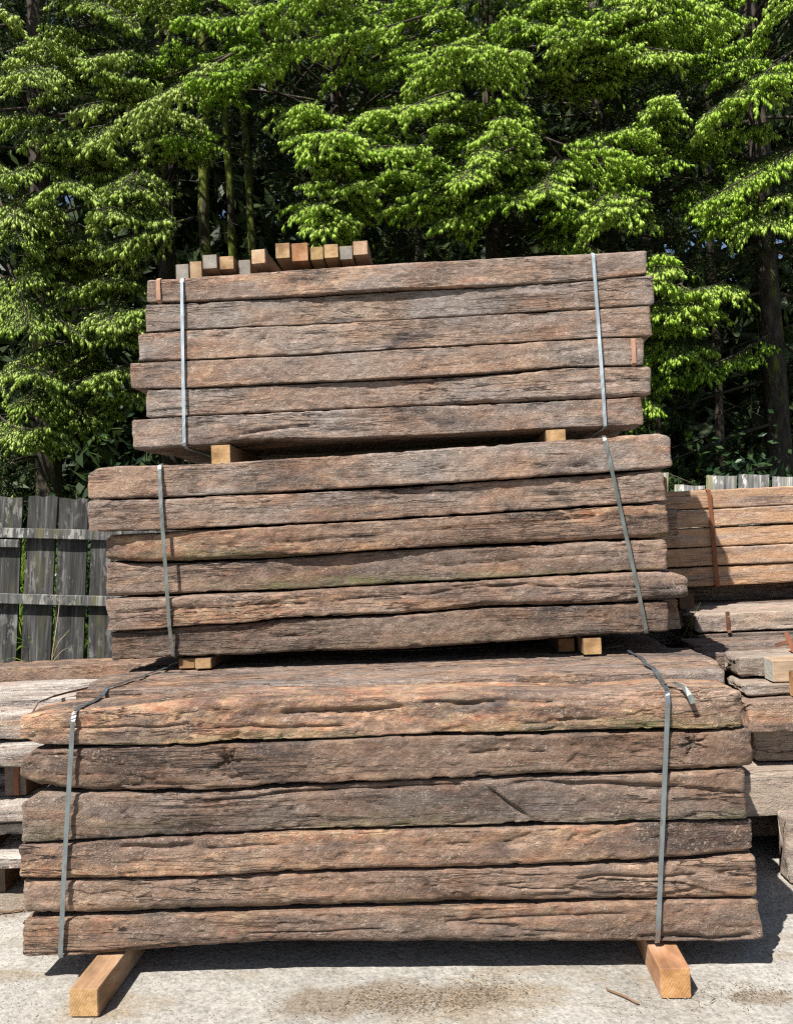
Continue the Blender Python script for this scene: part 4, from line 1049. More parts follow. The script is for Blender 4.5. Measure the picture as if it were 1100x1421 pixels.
for i, (x, y, z, L, d, h, c, lab, pale) in enumerate(LP):
    g = G_L if lab else 'sleepers inside the left pile'
    loose_sleeper(x, y, z, L, d, h, -YAW * .6, c, lab or 'old sleeper inside the left pile in deep shade', g, 420 + i, M_PALE if pale else None, 1.3, 100 if i < 8 else 12, 7 if i < 8 else 4, 12 if i < 8 else 3)
for i, (x, y, z, h, lab) in enumerate([(-1.80, 3.66, .426, .16, 'rust banded block between the pale sleepers of the left pile'), (-1.95, 3.62, .193, .07, 'small dark block under the thin grey sleeper of the left pile'), (-1.9, 3.64, .0, .137, 'dark block on the ground under the left pile')]):
    timber('stack_bearer', (x, y, z), .7, .1, h, 0, [M_SAWN, M_GREY_END], (.7, .6, .55, 1), lab, 'bearer', 'bearers in the left pile', 60 + i)
tag(ribbon('rusty_strap', rp((-1.50, 4.05, .845), (-1.56, 3.98, .848), (-1.63, 3.87, .848), (-1.67, 3.79, .846), (-1.70, 3.70, .838), (-1.70, 3.645, .81), (-1.685, 3.625, .775), (-1.66, 3.625, .75)), (.7, -.2, .55), .02, M_RUST_DARK), 'curved dark rusty strap lying across the left pile', 'strap')
tag(ribbon('rusty_strap', rp((-1.775, 3.80, .588), (-1.775, 3.68, .586), (-1.785, 3.652, .57), (-1.79, 3.648, .50), (-1.79, 3.65, .43)), (1, 0, 0), .022, M_RUST), 'bent orange strap on the small block at the left edge', 'strap')

# ------------------------------------------------------------------ fence
fence = empty('board_fence', (0, 5.6, 0))
tag(fence, 'weathered grey board fence with two rails behind the stacks', 'fence')
FT = -0.072
brng = random.Random(5)
board_meshes = []
for q in range(5):
    w, h = .205, 1.75
    nx, nz = 5, 14
    X, Z = np.meshgrid(np.linspace(-w / 2, w / 2, nx), np.linspace(0, h, nz))
    rr = np.random.RandomState(q + 70)
    Xo = X + np.where(np.abs(X) > w / 2 - 1e-4, .004, 0) * fbm(Z * 6, X * 3, X * 0 + q, q, 2)
    Zo = Z + (Z > h - 1e-4) * (.012 * fbm(X * 22, Z * 0, X * 0 + q, q + 3, 2))
    Yo = .004 * fbm(X * 8, Z * 2, X * 0, q + 8, 2)
    Vf = np.column_stack([Xo.ravel(), (Yo - .011).ravel(), Zo.ravel()])
    Vb = np.column_stack([Xo.ravel(), (Yo + .011).ravel(), Zo.ravel()])
    i = np.arange(nx * nz).reshape(nz, nx)
    f1 = np.column_stack([i[:-1, :-1].ravel(), i[:-1, 1:].ravel(), i[1:, 1:].ravel(), i[1:, :-1].ravel()])
    n0 = nx * nz
    edge = list(i[0]) + list(i[1:, -1]) + list(i[-1, ::-1][1:]) + list(i[::-1, 0][1:-1])
    side = np.array([(edge[(a + 1) % len(edge)], edge[a], edge[a] + n0, edge[(a + 1) % len(edge)] + n0) for a in range(len(edge))])
    board_meshes.append(mesh_np('board', np.concatenate([Vf, Vb]), [f1, f1[:, ::-1] + n0, side], [M_FENCE], smooth=False))
PITCH_X = .235
for p, cx in enumerate((-4.80, -2.40, 0.0, 2.40, 4.80)):
    topz = 1.912 - .0125 * (cx + 2.4)
    for b in range(10):
        dx = (b - 4.5) * PITCH_X + .0
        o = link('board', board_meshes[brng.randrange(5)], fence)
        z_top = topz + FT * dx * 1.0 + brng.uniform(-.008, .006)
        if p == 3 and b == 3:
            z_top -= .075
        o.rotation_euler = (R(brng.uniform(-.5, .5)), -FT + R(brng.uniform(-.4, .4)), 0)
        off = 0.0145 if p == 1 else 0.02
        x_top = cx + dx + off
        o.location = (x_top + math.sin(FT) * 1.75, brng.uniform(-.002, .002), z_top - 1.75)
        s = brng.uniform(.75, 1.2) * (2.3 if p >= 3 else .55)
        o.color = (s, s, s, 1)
    for rz in (1.650, 1.188):
        me = box_mesh('rail', (2.42, .04, .07), [M_FENCE], .004, .0015, int(rz * 100) + p, 12)
        o = link('rail', me, fence, (cx, -.034, rz - .0125 * (cx + 2.4)), (0, -FT, 0))
        o.color = (.85, .85, .85, 1)
    me = box_mesh('post', (2.0, .09, .09), [M_FENCE], .006, .001, p, 4)
    link('post', me, fence, (cx - 1.2, .065, .85), (0, R(90), 0))
me = box_mesh('rail_stub', (.9, .035, .055), [M_FENCE], .004, .001, 9, 4)
link('rail_stub', me, fence, (-3.10, -.032, 1.625), (0, -FT, 0))

# ------------------------------------------------------------------ trees
class Leaves:
    """collects spindle shaped shoots (base, direction, length, width, tone, kind) and builds one mesh"""
    def __init__(self):
        self.P, self.D, self.L, self.W, self.T, self.K = [], [], [], [], [], []

    def add(self, P, D, L, W, T, K):
        self.P.append(P); self.D.append(D); self.L.append(L); self.W.append(W); self.T.append(T); self.K.append(K)

    def count(self):
        return sum(len(a) for a in self.L)

    def build(self, name, mats, seed=0, droop=.35):
        """kind 0: plump hanging shoots, kind 1: thin old needles round a twig"""
        P, D = np.concatenate(self.P), np.concatenate(self.D)
        L, W, T, K = (np.concatenate(a) for a in (self.L, self.W, self.T, self.K))
        rng = np.random.RandomState(seed)
        D = D / np.linalg.norm(D, axis=1, keepdims=True)
        A = rng.normal(size=D.shape)
        A -= D * (A * D).sum(1, keepdims=True)
        A /= np.linalg.norm(A, axis=1, keepdims=True)
        B = np.cross(D, A)
        down = np.array([0, 0, -1.0])
        Vs, Fs, Ms, Ts, base = [], [], [], [], 0
        q = K == 0
        if q.any():
            p, d, a, b, l, w = P[q], D[q], A[q], B[q], L[q][:, None], W[q][:, None]
            n = len(p)
            V = np.empty((n, 5, 3))
            m2 = p + d * l * .62 + down * l * droop * .35
            V[:, 0] = p
            for k in range(3):
                V[:, 1 + k] = m2 + (a * math.cos(k * 2.0944) + b * math.sin(k * 2.0944)) * w
            V[:, 4] = p + d * l * .97 + down * l * droop * .9
            tr = [(0, 2, 1), (0, 3, 2), (0, 1, 3), (4, 1, 2), (4, 2, 3), (4, 3, 1)]
            tr = np.array(tr)
            Fs.append((np.arange(n)[:, None, None] * 5 + tr[None]).reshape(-1, 3))
            Vs.append(V.reshape(-1, 3))
            Ms.append(np.zeros(n * len(tr), int))
            Ts.append(np.repeat(T[q], len(tr)))
            base = n * 5
        q = K == 1
        if q.any():
            p, d, a, b, l, w = P[q], D[q], A[q], B[q], L[q][:, None], W[q][:, None]
            n = len(p)
            nn = 3
            V = np.empty((n, nn * 3, 3))
            for k in range(nn):
                ang = rng.uniform(0, 6.283, n)[:, None]
                out = a * np.cos(ang) + b * np.sin(ang)
                wd = np.cross(d, out)
                c = p + d * l * (k / nn * .8)
                V[:, k * 3] = c - wd * w * .4
                V[:, k * 3 + 1] = c + wd * w * .4
                V[:, k * 3 + 2] = c + d * l * .42 + out * w * 2.0 + down * l * .1
            tr = np.arange(nn * 3).reshape(nn, 3)
            Fs.append((np.arange(n)[:, None, None] * nn * 3 + tr[None]).reshape(-1, 3) + base)
            Vs.append(V.reshape(-1, 3))
            Ms.append(np.ones(n * nn, int))
            Ts.append(np.repeat(T[q], nn))
        return mesh_np(name, np.concatenate(Vs), [np.concatenate(Fs)], mats, np.concatenate(Ms), smooth=True, attrs={'tone': np.concatenate(Ts)})


class Tubes:
    def __init__(self):
        self.V, self.F, self.n = [], [], 0

    def add(self, pts, radii, sides=5):
        pts = np.asarray(pts, dtype=float)
        m = len(pts)
        t = np.gradient(pts, axis=0)
        t /= np.linalg.norm(t, axis=1, keepdims=True) + 1e-9
        ref = np.where(np.abs(t[:, 2:3]) > .9, np.array([[1.0, 0, 0]]), np.array([[0, 0, 1.0]]))
        a = np.cross(t, ref)
        a /= np.linalg.norm(a, axis=1, keepdims=True) + 1e-9
        b = np.cross(t, a)
        ang = np.linspace(0, 2 * np.pi, sides, endpoint=False)
        ring = pts[:, None] + (a[:, None] * np.cos(ang)[None, :, None] + b[:, None] * np.sin(ang)[None, :, None]) * np.asarray(radii)[:, None, None]
        i = np.arange(m * sides).reshape(m, sides) + self.n
        j = np.roll(i, -1, axis=1)
        self.F.append(np.column_stack([i[:-1].ravel(), j[:-1].ravel(), j[1:].ravel(), i[1:].ravel()]))
        self.V.append(ring.reshape(-1, 3))
        self.n += m * sides

    def build(self, name, mats):
        return mesh_np(name, np.concatenate(self.V), [np.concatenate(self.F)], mats)


UPV = np.array([0, 0, 1.0])


def norm(v):
    return v / (np.linalg.norm(v) + 1e-9)


def spruce_limb(lv, tb, p0, p1, rng, lmax=.5, step=.075, fine=1.0, bright=1.0, shoots=.8):
    """one drooping limb from p0 at the trunk to p1: side sprays hung with shoots"""
    p0, p1 = np.asarray(p0, float), np.asarray(p1, float)
    L = np.linalg.norm(p1 - p0)
    mid = (p0 + p1) / 2 + UPV * (.10 * L) + rng.normal(0, .05, 3)
    ts = np.linspace(0, 1, 14)
    ax = ((1 - ts) ** 2)[:, None] * p0 + (2 * ts * (1 - ts))[:, None] * mid + (ts ** 2)[:, None] * p1
    tb.add(ax, np.linspace(.009 + .006 * L, .003, 14), 5)
    n = max(4, int(L * .78 / step))
    for q in range(n):
        t = .22 + .78 * (q + rng.rand()) / n
        a = (1 - t) ** 2 * p0 + 2 * t * (1 - t) * mid + t * t * p1
        tan = norm(2 * (1 - t) * (mid - p0) + 2 * t * (p1 - mid))
        side = norm(np.cross(tan, UPV))
        if shoots > .6:      # shoots riding on the limb itself
            k = 5
            dn = tan[None] * .5 + side[None] * rng.normal(0, .8, (k, 1)) + UPV * rng.uniform(-.5, .35, (k, 1))
            ln = rng.uniform(.035, .06, k) * fine
            lv.add(np.repeat(a[None], k, 0) + rng.normal(0, .012, (k, 3)), dn, ln, ln * .25, np.clip(rng.normal(.6 * bright, .2, k), 0, 1), np.zeros(k, int))
        for sgn in (-1, 1):
            l = lmax * (min(1.0, (1 - t) * 1.7 + .22)) * rng.uniform(.55, 1.2) * min(1, .4 + t * 2)
            d = norm(tan * rng.uniform(.4, .8) + side * sgn * rng.uniform(.6, 1.0) + UPV * rng.uniform(-.35, .12))
            m = max(2, int(l / ((.026 if shoots > .6 else .05) * fine)))
            s = (np.arange(m) + rng.rand(m)) / m
            pts = a + d[None] * (l * s)[:, None] - UPV[None] * (.42 * l * s ** 2)[:, None]
            dd = d[None] - UPV[None] * (.84 * s)[:, None]
            dd /= np.linalg.norm(dd, axis=1, keepdims=True)
            s2 = np.cross(dd, UPV)
            s2 /= np.linalg.norm(s2, axis=1, keepdims=True) + 1e-9
            if fine <= 1.2:
                tb.add(np.array([a, pts[np.argmin(np.abs(s - .5))], a + d * l - UPV * .42 * l]), [.004, .003, .002], 3)
            # needles along the twig
            dn = dd + rng.normal(0, .45, (m, 3))
            lv.add(pts, dn, rng.uniform(.05, .09, m) * fine, rng.uniform(.009, .013, m) * fine, rng.rand(m), np.ones(m, int))
            for sg in (-1, 0, 1):
                new = (rng.rand(m) < shoots * (.5 + .5 * s) * min(1, .45 + t)).astype(int)
                if sg == 0 and shoots < .6:
                    continue
                dn = dd * .35 + s2 * sg * rng.uniform(.12, .55, (m, 1)) - UPV * rng.uniform(.6, 1.15, (m, 1)) + rng.normal(0, .14, (m, 3))
                ln = rng.uniform(.032, .062, m) * (.85 + .15 * new) * fine
                tone = np.clip(rng.normal(.5 * bright, .22, m), 0, 1)
                jit = rng.normal(0, .012, (m, 3))
                lv.add(pts + jit, dn, ln, np.where(new, ln * rng.uniform(.21, .30, m), .011 * fine), np.where(new, tone, rng.rand(m)), 1 - new)
            e = a + d * l - UPV * .42 * l
            k = 4
            dn = dd[-1][None] * .6 - UPV * .6 + rng.normal(0, .4, (k, 3))
            ln = rng.uniform(.035, .065, k) * fine
            isnew = rng.rand() < shoots * 1.15
            lv.add(np.repeat(e[None], k, 0), dn, ln, ln * .25 if isnew else ln * 0 + .011 * fine, np.clip(rng.normal(.6 * bright, .2, k), 0, 1), np.zeros(k, int) if isnew else np.ones(k, int))


def spruce_spray(lv, tb, p0, p1, rng, lmax=.4, bright=1.0):
    """an outer bough in full detail: flat tiers of twigs, each hung with a comb of new shoots"""
    p0, p1 = np.asarray(p0, float), np.asarray(p1, float)
    L = np.linalg.norm(p1 - p0)
    mid = (p0 + p1) / 2 + UPV * rng.uniform(-.10, .06) * L + rng.normal(0, .05, 3)
    ts = np.linspace(0, 1, 10)
    ax = ((1 - ts) ** 2)[:, None] * p0 + (2 * ts * (1 - ts))[:, None] * mid + (ts ** 2)[:, None] * p1
    tb.add(ax, np.linspace(.008 + .005 * L, .003, 10), 4)
    n = max(5, int(L / .095))
    for q in range(n + 1):
        t = .12 + .88 * (q + .6 * rng.rand()) / n
        t = min(t, 1.0)
        a = (1 - t) ** 2 * p0 + 2 * t * (1 - t) * mid + t * t * p1
        tan = norm(2 * (1 - t) * (mid - p0) + 2 * t * (p1 - mid))
        side = norm(np.cross(tan, UPV))
        for sgn in (-1, 1) if q < n else (0,):
            l = lmax * min(1.0, (1 - t) * 1.5 + .25) * rng.uniform(.5, 1.25)
            d = norm(tan * rng.uniform(.55, 1.0) + side * sgn * rng.uniform(.45, 1.0) + UPV * rng.uniform(-.35, .1))
            dr = rng.uniform(.1, .45)
            twigs = [(a, d, l, dr)]
            if l > .13:
                s2 = norm(np.cross(d, UPV))
                for f in (rng.uniform(.25, .45), rng.uniform(.55, .75)):
                    for g in (-1, 1):
                        if rng.rand() < .72:
                            b = a + d * l * f - UPV * dr * l * f * f
                            twigs.append((b, norm(d * .75 + s2 * g * rng.uniform(.5, .8) + UPV * rng.uniform(-.15, .08)), l * rng.uniform(.28, .45), dr))
            for (b, e, tl, dd_) in twigs:
                m = max(2, int(tl / .0255))
                s_ = (np.arange(m) + rng.rand(m) * .7 + .3) / m
                pts = b + e[None] * (tl * s_)[:, None] - UPV[None] * (dd_ * tl * s_ ** 2)[:, None]
                dv = e[None] - UPV[None] * (2 * dd_ * s_)[:, None]
                dv /= np.linalg.norm(dv, axis=1, keepdims=True)
                sd = np.cross(dv, UPV)
                sd /= np.linalg.norm(sd, axis=1, keepdims=True) + 1e-9
                tb.add(np.array([b, b + e * tl - UPV * dd_ * tl]), [.003, .0015], 3)
                lv.add(pts, dv + rng.normal(0, .3, (m, 3)) + UPV * .15, rng.uniform(.04, .06, m), np.full(m, .009), rng.rand(m), np.ones(m, int))
                fresh = rng.rand() < .93
                for g in (-1, 1):
                    dn = dv * rng.uniform(.15, .5, (m, 1)) + sd * g * rng.uniform(.05, .45, (m, 1)) - UPV * rng.uniform(.7, 1.1, (m, 1)) + rng.normal(0, .1, (m, 3))
                    ln = rng.uniform(.040, .072, m) * (.75 + .35 * s_)
                    new = (rng.rand(m) < (.9 if fresh else .15)).astype(int)
                    tone = np.clip(rng.normal(.52 * bright, .17, m), 0, 1)
                    lv.add(pts, dn, ln, np.where(new, ln * rng.uniform(.17, .23, m), .009), tone, 1 - new)
                ln = rng.uniform(.045, .07, 1)
                lv.add((b + e * tl - UPV * dd_ * tl)[None], (dv[-1] + rng.normal(0, .2, 3) - UPV * .1)[None], ln, ln * .2, np.clip(rng.normal(.65 * bright, .15, 1), 0, 1), np.zeros(1, int) if fresh else np.ones(1, int))


def trunk_mesh(h, r0, r1, mat, seed, lean=(0, 0)):
    zs = np.concatenate([[0, .08, .25, .5], np.linspace(.9, h, 26)])
    rng = np.random.RandomState(seed)
    rad = r1 + (r0 - r1) * (1 - zs / h) + .10 * r0 * 5 * np.exp(-zs / .12) * .35
    wx = np.cumsum(rng.normal(0, .012, len(zs))) + lean[0] * zs
    wy = np.cumsum(rng.normal(0, .012, len(zs))) + lean[1] * zs
    t = Tubes()
    t.add(np.column_stack([wx, wy, zs]), rad, 10)
    V, F = t.V[0], t.F[0]
    ang = np.arctan2(V[:, 1], V[:, 0])
    V[:, :2] += .012 * fbm(V[:, 0] * 14, V[:, 1] * 14, V[:, 2] * 4, seed, 2)[:, None]
    return mesh_np('trunk', V, [F], [mat])


TREES = [  # x, y, trunk radius, height, label
    (-4.15, 9.3, .17, 15, 'broad spruce with pale green shoots filling the upper left'),
    (-5.9, 8.5, .16, 14, 'spruce cut by the left edge above the grey fence'),
    (-.45, 9.9, .15, 15, 'spruce in the middle with bright shoots just above the upper stack'),
    (1.35, 9.5, .16, 15, 'spruce with vivid green layered boughs right of centre'),
    (2.85, 10.0, .17, 16, 'tall spruce whose dark drooping crown fills the top right of centre'),
    (4.5, 9.3, .16, 15, 'spruce reaching in from the right edge with arched sunlit boughs'),
    (6.2, 8.9, .16, 14, 'spruce just outside the right edge behind the orange bundle'),
    (-2.95, 10.6, .14, 15, 'darker spruce between the left one and the mossy trunks'),
]
groups = {i: [] for i in range(len(TREES))}
for s in SPRAYS:
    best, bd = 0, 1e9
    for i, t in enumerate(TREES):
        d = (s[0] - t[0]) ** 2 + .25 * (s[1] - t[1]) ** 2
        if i == 7:
            d += 1.0
        if d < bd:
            best, bd = i, d
    groups[best].append(s)
total = 0
for i, (x, y, r, h, lab) in enumerate(TREES):
    rng = np.random.RandomState(500 + i)
    root = empty('spruce_tree', (x, y, 0))
    tag(root, lab, 'tree', 'spruces along the edge of the wood')
    link('trunk', trunk_mesh(h, r, .04, M_BARK, i), root)
    lv, tb = Leaves(), Tubes()
    # boughs seen in the sun
    for s in groups[i]:
        p1 = np.array([s[0] - x, s[1] - y, s[2]])
        ln = rng.uniform(.75, 1.6)
        az = rng.normal(.1, .6)
        back = np.array([math.sin(az), math.cos(az), 0])
        p0 = p1 + back * ln + UPV * ln * rng.uniform(.2, .75)
        hz = p0[2] + .05 * np.linalg.norm(p0[:2])
        tb.add(np.array([[0, 0, hz], p0 * [.5, .5, 0] + [0, 0, (hz + p0[2]) / 2 + .04], p0]), [.022, .016, .010], 5)
        spruce_spray(lv, tb, p0, p1, rng, rng.uniform(.26, .48), rng.uniform(.9, 1.6) if s[0] / s[1] > -.13 else rng.uniform(.6, 1.3))
    # whorls that fill the crown behind them, and the crown above the frame
    z = 1.6
    while z < h - 1:
        low = z < 7.4
        k = 4 if low else 4
        ph = rng.uniform(0, 6.28)
        for q in range(k):
            a = ph + q * 6.283 / k + rng.normal(0, .2)
            ln = (min(2.3, .5 + (h - z) * .22)) * rng.uniform(.7, 1.1)
            dirv = np.array([math.cos(a), math.sin(a), 0])
            p1 = dirv * ln + np.array([0, 0, z - .32 * ln])
            front = dirv[1] < .25
            ex, ey = x + p1[0], y + p1[1]
            if i == 7 and z < 7.2:
                continue
            if low and ((-.30 < ex / ey < -.13 and z > 2.4) or (front and ex / ey > .40 and z < 4.6)):
                continue
            if low and front:
                spruce_limb(lv, tb, [0, 0, z], p1, rng, .5, .14, 1.4, .6, .06)
            else:
                spruce_limb(lv, tb, [0, 0, z], p1, rng, .7, .36, 2.8, .7, 0.0)
        z += .52 if low else .62
    total += lv.count()
    link('branches', tb.build('branches', [M_TWIG]), root)['kind'] = 'stuff'
    link('crown', lv.build('crown', [M_SHOOT_PALE if i in (0, 1, 7) else M_SHOOT, M_NEEDLE], 900 + i), root)

# mossy bare trunks in the gap and dark ones on the right
POLES = [(-2.27, 10.2, .098, 13, 1, 'thick mossy trunk in the dark gap above the upper stack'), (-2.12, 11.0, .065, 13, 1, 'slender mossy trunk right of the thick one in the gap'),
         (-1.99, 11.6, .07, 13, 1, 'dim mossy trunk furthest right in the dark gap'), (-3.3, 12.4, .09, 13, 0, 'dark trunk half hidden left of the mossy ones'),
         (5.33, 11.0, .08, 13, 0, 'dark straight trunk behind the orange bundle near the right edge'), (5.05, 12.2, .07, 13, 0, 'thin dark trunk left of the straight one behind the orange bundle'),
         (4.35, 12.8, .08, 13, 0, 'dim trunk deep in the wood above the orange bundle'), (.6, 12.2, .09, 14, 0, 'dark trunk deep behind the vivid green boughs'), (-5.2, 12.0, .09, 14, 0, 'dark trunk deep behind the upper left spruce')]
for i, (x, y, r, h, moss, lab) in enumerate(POLES):
    rng = np.random.RandomState(700 + i)
    root = empty('spruce_tree', (x, y, 0))
    tag(root, lab, 'tree', 'bare trunks deeper in the wood')
    link('trunk', trunk_mesh(h, r, .04, M_MOSSBARK if moss else M_BARK, 50 + i, (rng.normal(0, .008), 0)), root)
    lv, tb = Leaves(), Tubes()
    for q in range(26):      # dead twigs low down
        z = rng.uniform(1.5, 7)
        a = rng.uniform(0, 6.28)
        l = rng.uniform(.3, .9)
        d = np.array([math.cos(a), math.sin(a), rng.uniform(-.5, .1)])
        tb.add(np.array([[0, 0, z], d * l * .5 + [0, 0, z + .03], d * l + [0, 0, z - .05]]), [.008, .005, .002], 3)
    z = 8.6
    while z < h - .5:
        for q in range(3):
            a = rng.uniform(0, 6.28)
            ln = rng.uniform(.8, 1.7)
            spruce_limb(lv, tb, [0, 0, z], np.array([math.cos(a) * ln, math.sin(a) * ln, z - .3 * ln]), rng, .7, .32, 3.0, .7, 0.0)
        z += .8
    link('branches', tb.build('branches', [M_TWIG]), root)['kind'] = 'stuff'
    link('crown', lv.build('crown', [M_SHOOT, M_NEEDLE], 950 + i), root)

# the wood behind, read as one dark mass
rng = np.random.RandomState(77)
n = 90000
X = rng.uniform(-18, 18, n)
Y = rng.uniform(13.4, 19, n)
Z = 14 * rng.rand(n) ** 1.4
keep = fbm(X * .55, Y * .55, Z * .8, 5, 3) > np.where(Z < 7, -.6, -.25)
P = np.column_stack([X, Y, Z])[keep]
m = len(P)
A = rng.normal(size=(m, 3)) - [0, 0, .7]
A /= np.linalg.norm(A, axis=1, keepdims=True)
B = np.cross(A, rng.normal(size=(m, 3)))
B /= np.linalg.norm(B, axis=1, keepdims=True)
ln = (rng.uniform(.17, .36, m) * np.where(P[:, 1] > 16, 1.9, 1.0))[:, None]
V = np.stack([P - A * ln, P + B * ln * .3, P + A * ln, P - B * ln * .3], axis=1).reshape(-1, 3)
F = np.arange(m)[:, None] * 4 + np.array([[0, 1, 2, 3]])
tag(link('far_foliage', mesh_np('far_foliage', V, [F], [M_NEEDLE], smooth=False, attrs={'tone': rng.rand(m) * .7})), 'dark needle foliage of the wood behind the front trees', 'foliage', kind='stuff')

# ------------------------------------------------------------------ undergrowth
def blades(name, n, x0, x1, y0, y1, hmin, hmax, seed, mat, wid=.012, clump=.8):
    rng = np.random.RandomState(seed)
    X, Y = rng.uniform(x0, x1, n), rng.uniform(y0, y1, n)
    hh = rng.uniform(hmin, hmax, n) * (.6 + .6 * (fbm(X * clump, Y * clump, X * 0, seed, 2) + .5))
    a = rng.uniform(0, 6.28, n)
    lean = rng.uniform(.1, .55, n) * hh
    dx, dy = np.cos(a), np.sin(a)
    b = rng.uniform(0, 6.28, n)
    wx, wy = np.cos(b) * wid, np.sin(b) * wid
    V = np.empty((n, 5, 3))
    V[:, 0] = np.column_stack([X - wx, Y - wy, X * 0 - .02])
    V[:, 1] = np.column_stack([X + wx, Y + wy, X * 0 - .02])
    V[:, 2] = np.column_stack([X + dx * lean * .4 + wx * .8, Y + dy * lean * .4 + wy * .8, hh * .6])
    V[:, 3] = np.column_stack([X + dx * lean * .4 - wx * .8, Y + dy * lean * .4 - wy * .8, hh * .6])
    V[:, 4] = np.column_stack([X + dx * lean, Y + dy * lean, hh])
    i = np.arange(n)[:, None] * 5
    Q = i + np.array([[0, 1, 2, 3]])
    T = i + np.array([[3, 2, 4]])
    tone = rng.rand(n)
    return mesh_np(name, V.reshape(-1, 3), [Q, T], [mat], smooth=False, attrs={'tone': np.concatenate([tone, tone])})


tag(link('undergrowth', blades('undergrowth', 22000, -6, 6, 6.15, 8.2, .7, 1.7, 3, M_GRASS, .028)), 'sunlit grass and weeds growing behind the fence', 'undergrowth', kind='stuff')


def leafy_bush(name, loc, rad, n, seed, mat, label, leaf=.05, cat='bush'):
    rng = np.random.RandomState(seed)
    root = empty(name, loc)
    tag(root, label, cat)
    lobes = rng.normal(0, .55, (9, 3)) * rad + [0, 0, rad[2] * .9]
    c = lobes[rng.randint(0, 9, n)]
    P = c + rng.normal(0, .26, (n, 3)) * rad
    P[:, 2] = np.abs(P[:, 2])
    N = norm_rows(rng.normal(size=(n, 3)) + [0, -.6, .7])
    A = norm_rows(np.cross(N, rng.normal(size=(n, 3))))
    B = np.cross(N, A)
    l = rng.uniform(.6, 1.2, n)[:, None] * leaf
    V = np.stack([P - A * l, P + B * l * .45 + N * l * .12, P + A * l, P - B * l * .45 + N * l * .12], axis=1)
    i = np.arange(n)[:, None] * 4
    F = np.concatenate([i + [[0, 1, 2]], i + [[0, 2, 3]]])
    t = rng.rand(n)
    link('foliage', mesh_np('foliage', V.reshape(-1, 3), [F], [mat], smooth=False, attrs={'tone': np.concatenate([t, t])}), root)
    tb = Tubes()
    for q in range(9):
        tb.add(np.array([[0, 0, 0], lobes[q] * [.4, .4, .5], lobes[q]]), [.02, .012, .005], 4)
    link('stems', tb.build('stems', [M_TWIG]), root)
    return root


def norm_rows(v):
    return v / (np.linalg.norm(v, axis=1, keepdims=True) + 1e-9)


leafy_bush('holly_bush', (-2.55, 6.6, 0), np.array([.55, .4, 1.05]), 5200, 12, M_HOLLY, 'dark glossy leaved bush behind the fence beside the middle stack', .045)
leafy_bush('shrub', (2.95, 7.3, 0), np.array([1.0, .6, .95]), 5000, 15, M_HOLLY, 'dim dark shrub behind the fence above the orange bundle', .05)


def weed(loc, n, h, seed, label, mat=M_GRASS, wid=.012):
    rng = np.random.RandomState(seed)
    root = empty('weed_plant', loc)
    tag(root, label, 'plant')
    V, Fq, T = [], [], []
    tb = Tubes()
    for q in range(n):
        a = rng.uniform(0, 6.28)
        z0 = rng.uniform(.2, .95) * h
        l = rng.uniform(.10, .2)
        p = np.array([0, 0, z0])
        d = np.array([math.cos(a), math.sin(a) * .6 - .3, rng.uniform(.1, .5)])
        w = norm(np.cross(d, UPV)) * wid
        b = len(V) * 1
        m1 = p + d * l * .5
        e = p + d * l - UPV * l * .35
        V += [p, m1 + w, e, m1 - w]
        Fq.append((b, b + 1, b + 2, b + 3))
        T.append(rng.rand())
    link('leaves', mesh_np('leaves', np.array(V), [np.array(Fq)], [mat], smooth=False, attrs={'tone': T}), root)
    tb.add(np.array([[0, 0, 0], [.01, 0, h * .5], [0, 0, h]]), [.006, .005, .003], 4)
    link('stem', tb.build('stem', [M_TWIG]), root)


weed((-2.52, 5.35, .0), 26, 1.02, 4, 'dark green weed with long narrow leaves in front of the fence')


def stems(name, loc, paths, radii, mat, label, cat='stems'):
    tb = Tubes()
    for p, r in zip(paths, radii):
        p = np.asarray(p, float)
        t = np.linspace(0, len(p) - 1, 12)
        q = np.column_stack([np.interp(t, np.arange(len(p)), p[:, c]) for c in range(3)])
        tb.add(q, np.linspace(r, r * .4, 12), 4)
    o = link(name, tb.build(name, [mat]), None, loc)
    tag(o, label, cat)
    return o


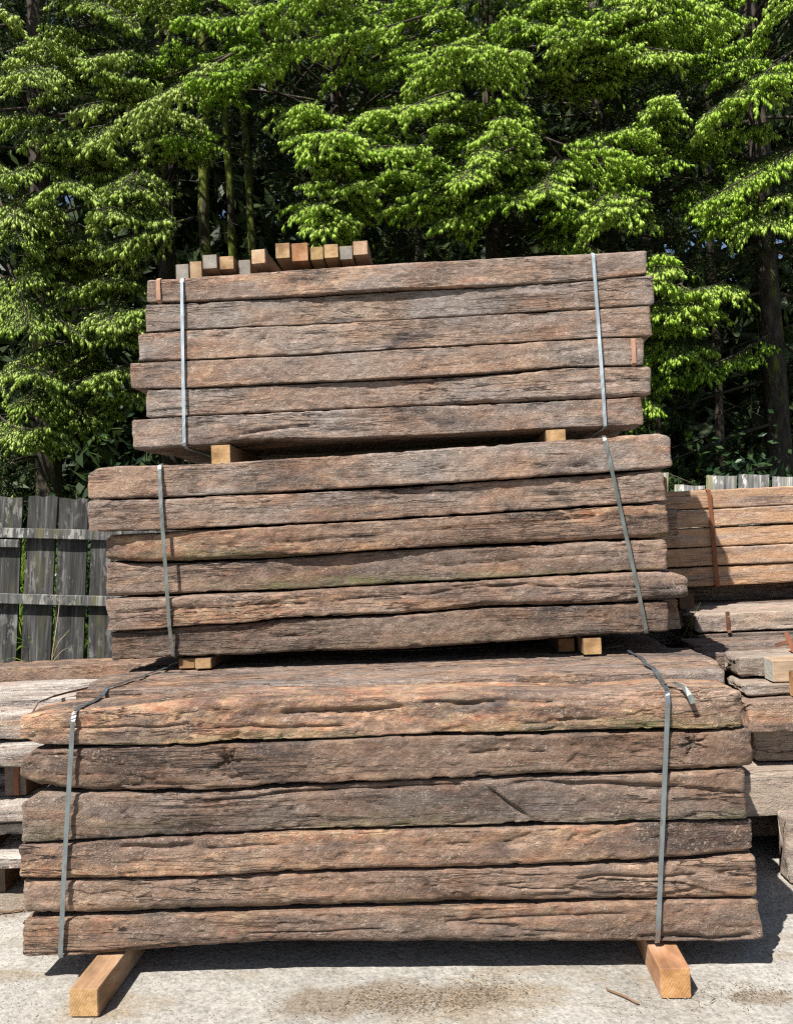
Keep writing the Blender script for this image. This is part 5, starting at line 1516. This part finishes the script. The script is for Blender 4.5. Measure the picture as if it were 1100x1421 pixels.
stems('dry_stems', (-2.36, 5.35, .0), [[(0, 0, 0), (.0, 0, .8), (.06, -.01, 1.10), (.08, -.01, 1.25)], [(.0, 0, .8), (.06, -.02, .92), (.14, -.03, 1.0)], [(0, 0, .78), (.08, -.02, .86), (.12, -.03, .88)]], [.006, .004, .004], M_STRAW, 'thin dry stems standing in front of the fence', 'stem')
stems('grass_stalks', (1.60, 4.38, .92), [[(-.06, 0, -.02), (0, 0, .09), (.05, 0, .17)], [(-.06, 0, -.02), (-.10, -.01, -.01), (-.14, -.01, .02)], [(.0, 0, -.1), (-.01, 0, .02), (.0, 0, .12)]], [.003, .003, .003], M_GRASS, 'few green grass stalks growing beside the middle stack on the right', 'grass')

# ------------------------------------------------------------------ litter on the concrete
rng = np.random.RandomState(21)
cent = [(-.10, 2.68, .10, .05, 500), (.0, 2.64, .08, .03, 300), (.22, 2.70, .10, .06, 700), (1.05, 2.62, .12, .03, 260), (-.3, 2.66, .2, .06, 160), (.9, 2.55, .3, .05, 120), (0.3, 2.6, .9, .15, 300), (-1.75, 3.45, .15, .1, 120)]
V, F, T = [], [], []
c = 0
for (x, y, sx, sy, k) in cent:
    for q in range(k):
        px, py = rng.normal(x, sx), rng.normal(y, sy)
        l, w = rng.uniform(.001, .005) * (1 + 2.5 * (rng.rand() < .06)), rng.uniform(.0006, .002)
        a = rng.uniform(0, 3.14)
        d, e = np.array([math.cos(a), math.sin(a), rng.uniform(-.15, .15)]) * l, np.array([-math.sin(a), math.cos(a), 0]) * w
        z = rng.uniform(.003, .006)
        p = np.array([px, py, z])
        hgt = np.array([0, 0, w * .8])
        V += [p - d - e, p + d - e * .4, p + d + e * .6, p - d + e, p + hgt]
        F += [(c, c + 1, c + 4), (c + 1, c + 2, c + 4), (c + 2, c + 3, c + 4), (c + 3, c, c + 4)]
        T += [rng.rand()] * 4
        c += 5
tag(link('wood_chips', mesh_np('wood_chips', np.array(V), [np.array(F)], [M_CHIP], smooth=False, attrs={'tone': np.array(T)})), 'scattered sawdust and wood chips on the concrete', 'wood chips', kind='stuff')


def splinter(x, y, l, w, a, seed, label):
    me = box_mesh('wood_splinter', (l, w * .6, w * .35), [M_SAWN], w * .1, w * .2, seed, 7)
    o = link('wood_splinter', me, None, (x, y, w * .25 + .003), (0, R(.6), a))
    o.color = (.8, .72, .66, 1)
    tag(o, label, 'splinter', 'splinters on the concrete')


splinter(.665, 2.63, .12, .012, R(-48), 1, 'long brown splinter left of the right ground bearer')
splinter(-1.78, 3.42, .22, .018, R(12), 7, 'stick lying on the concrete at the left edge')
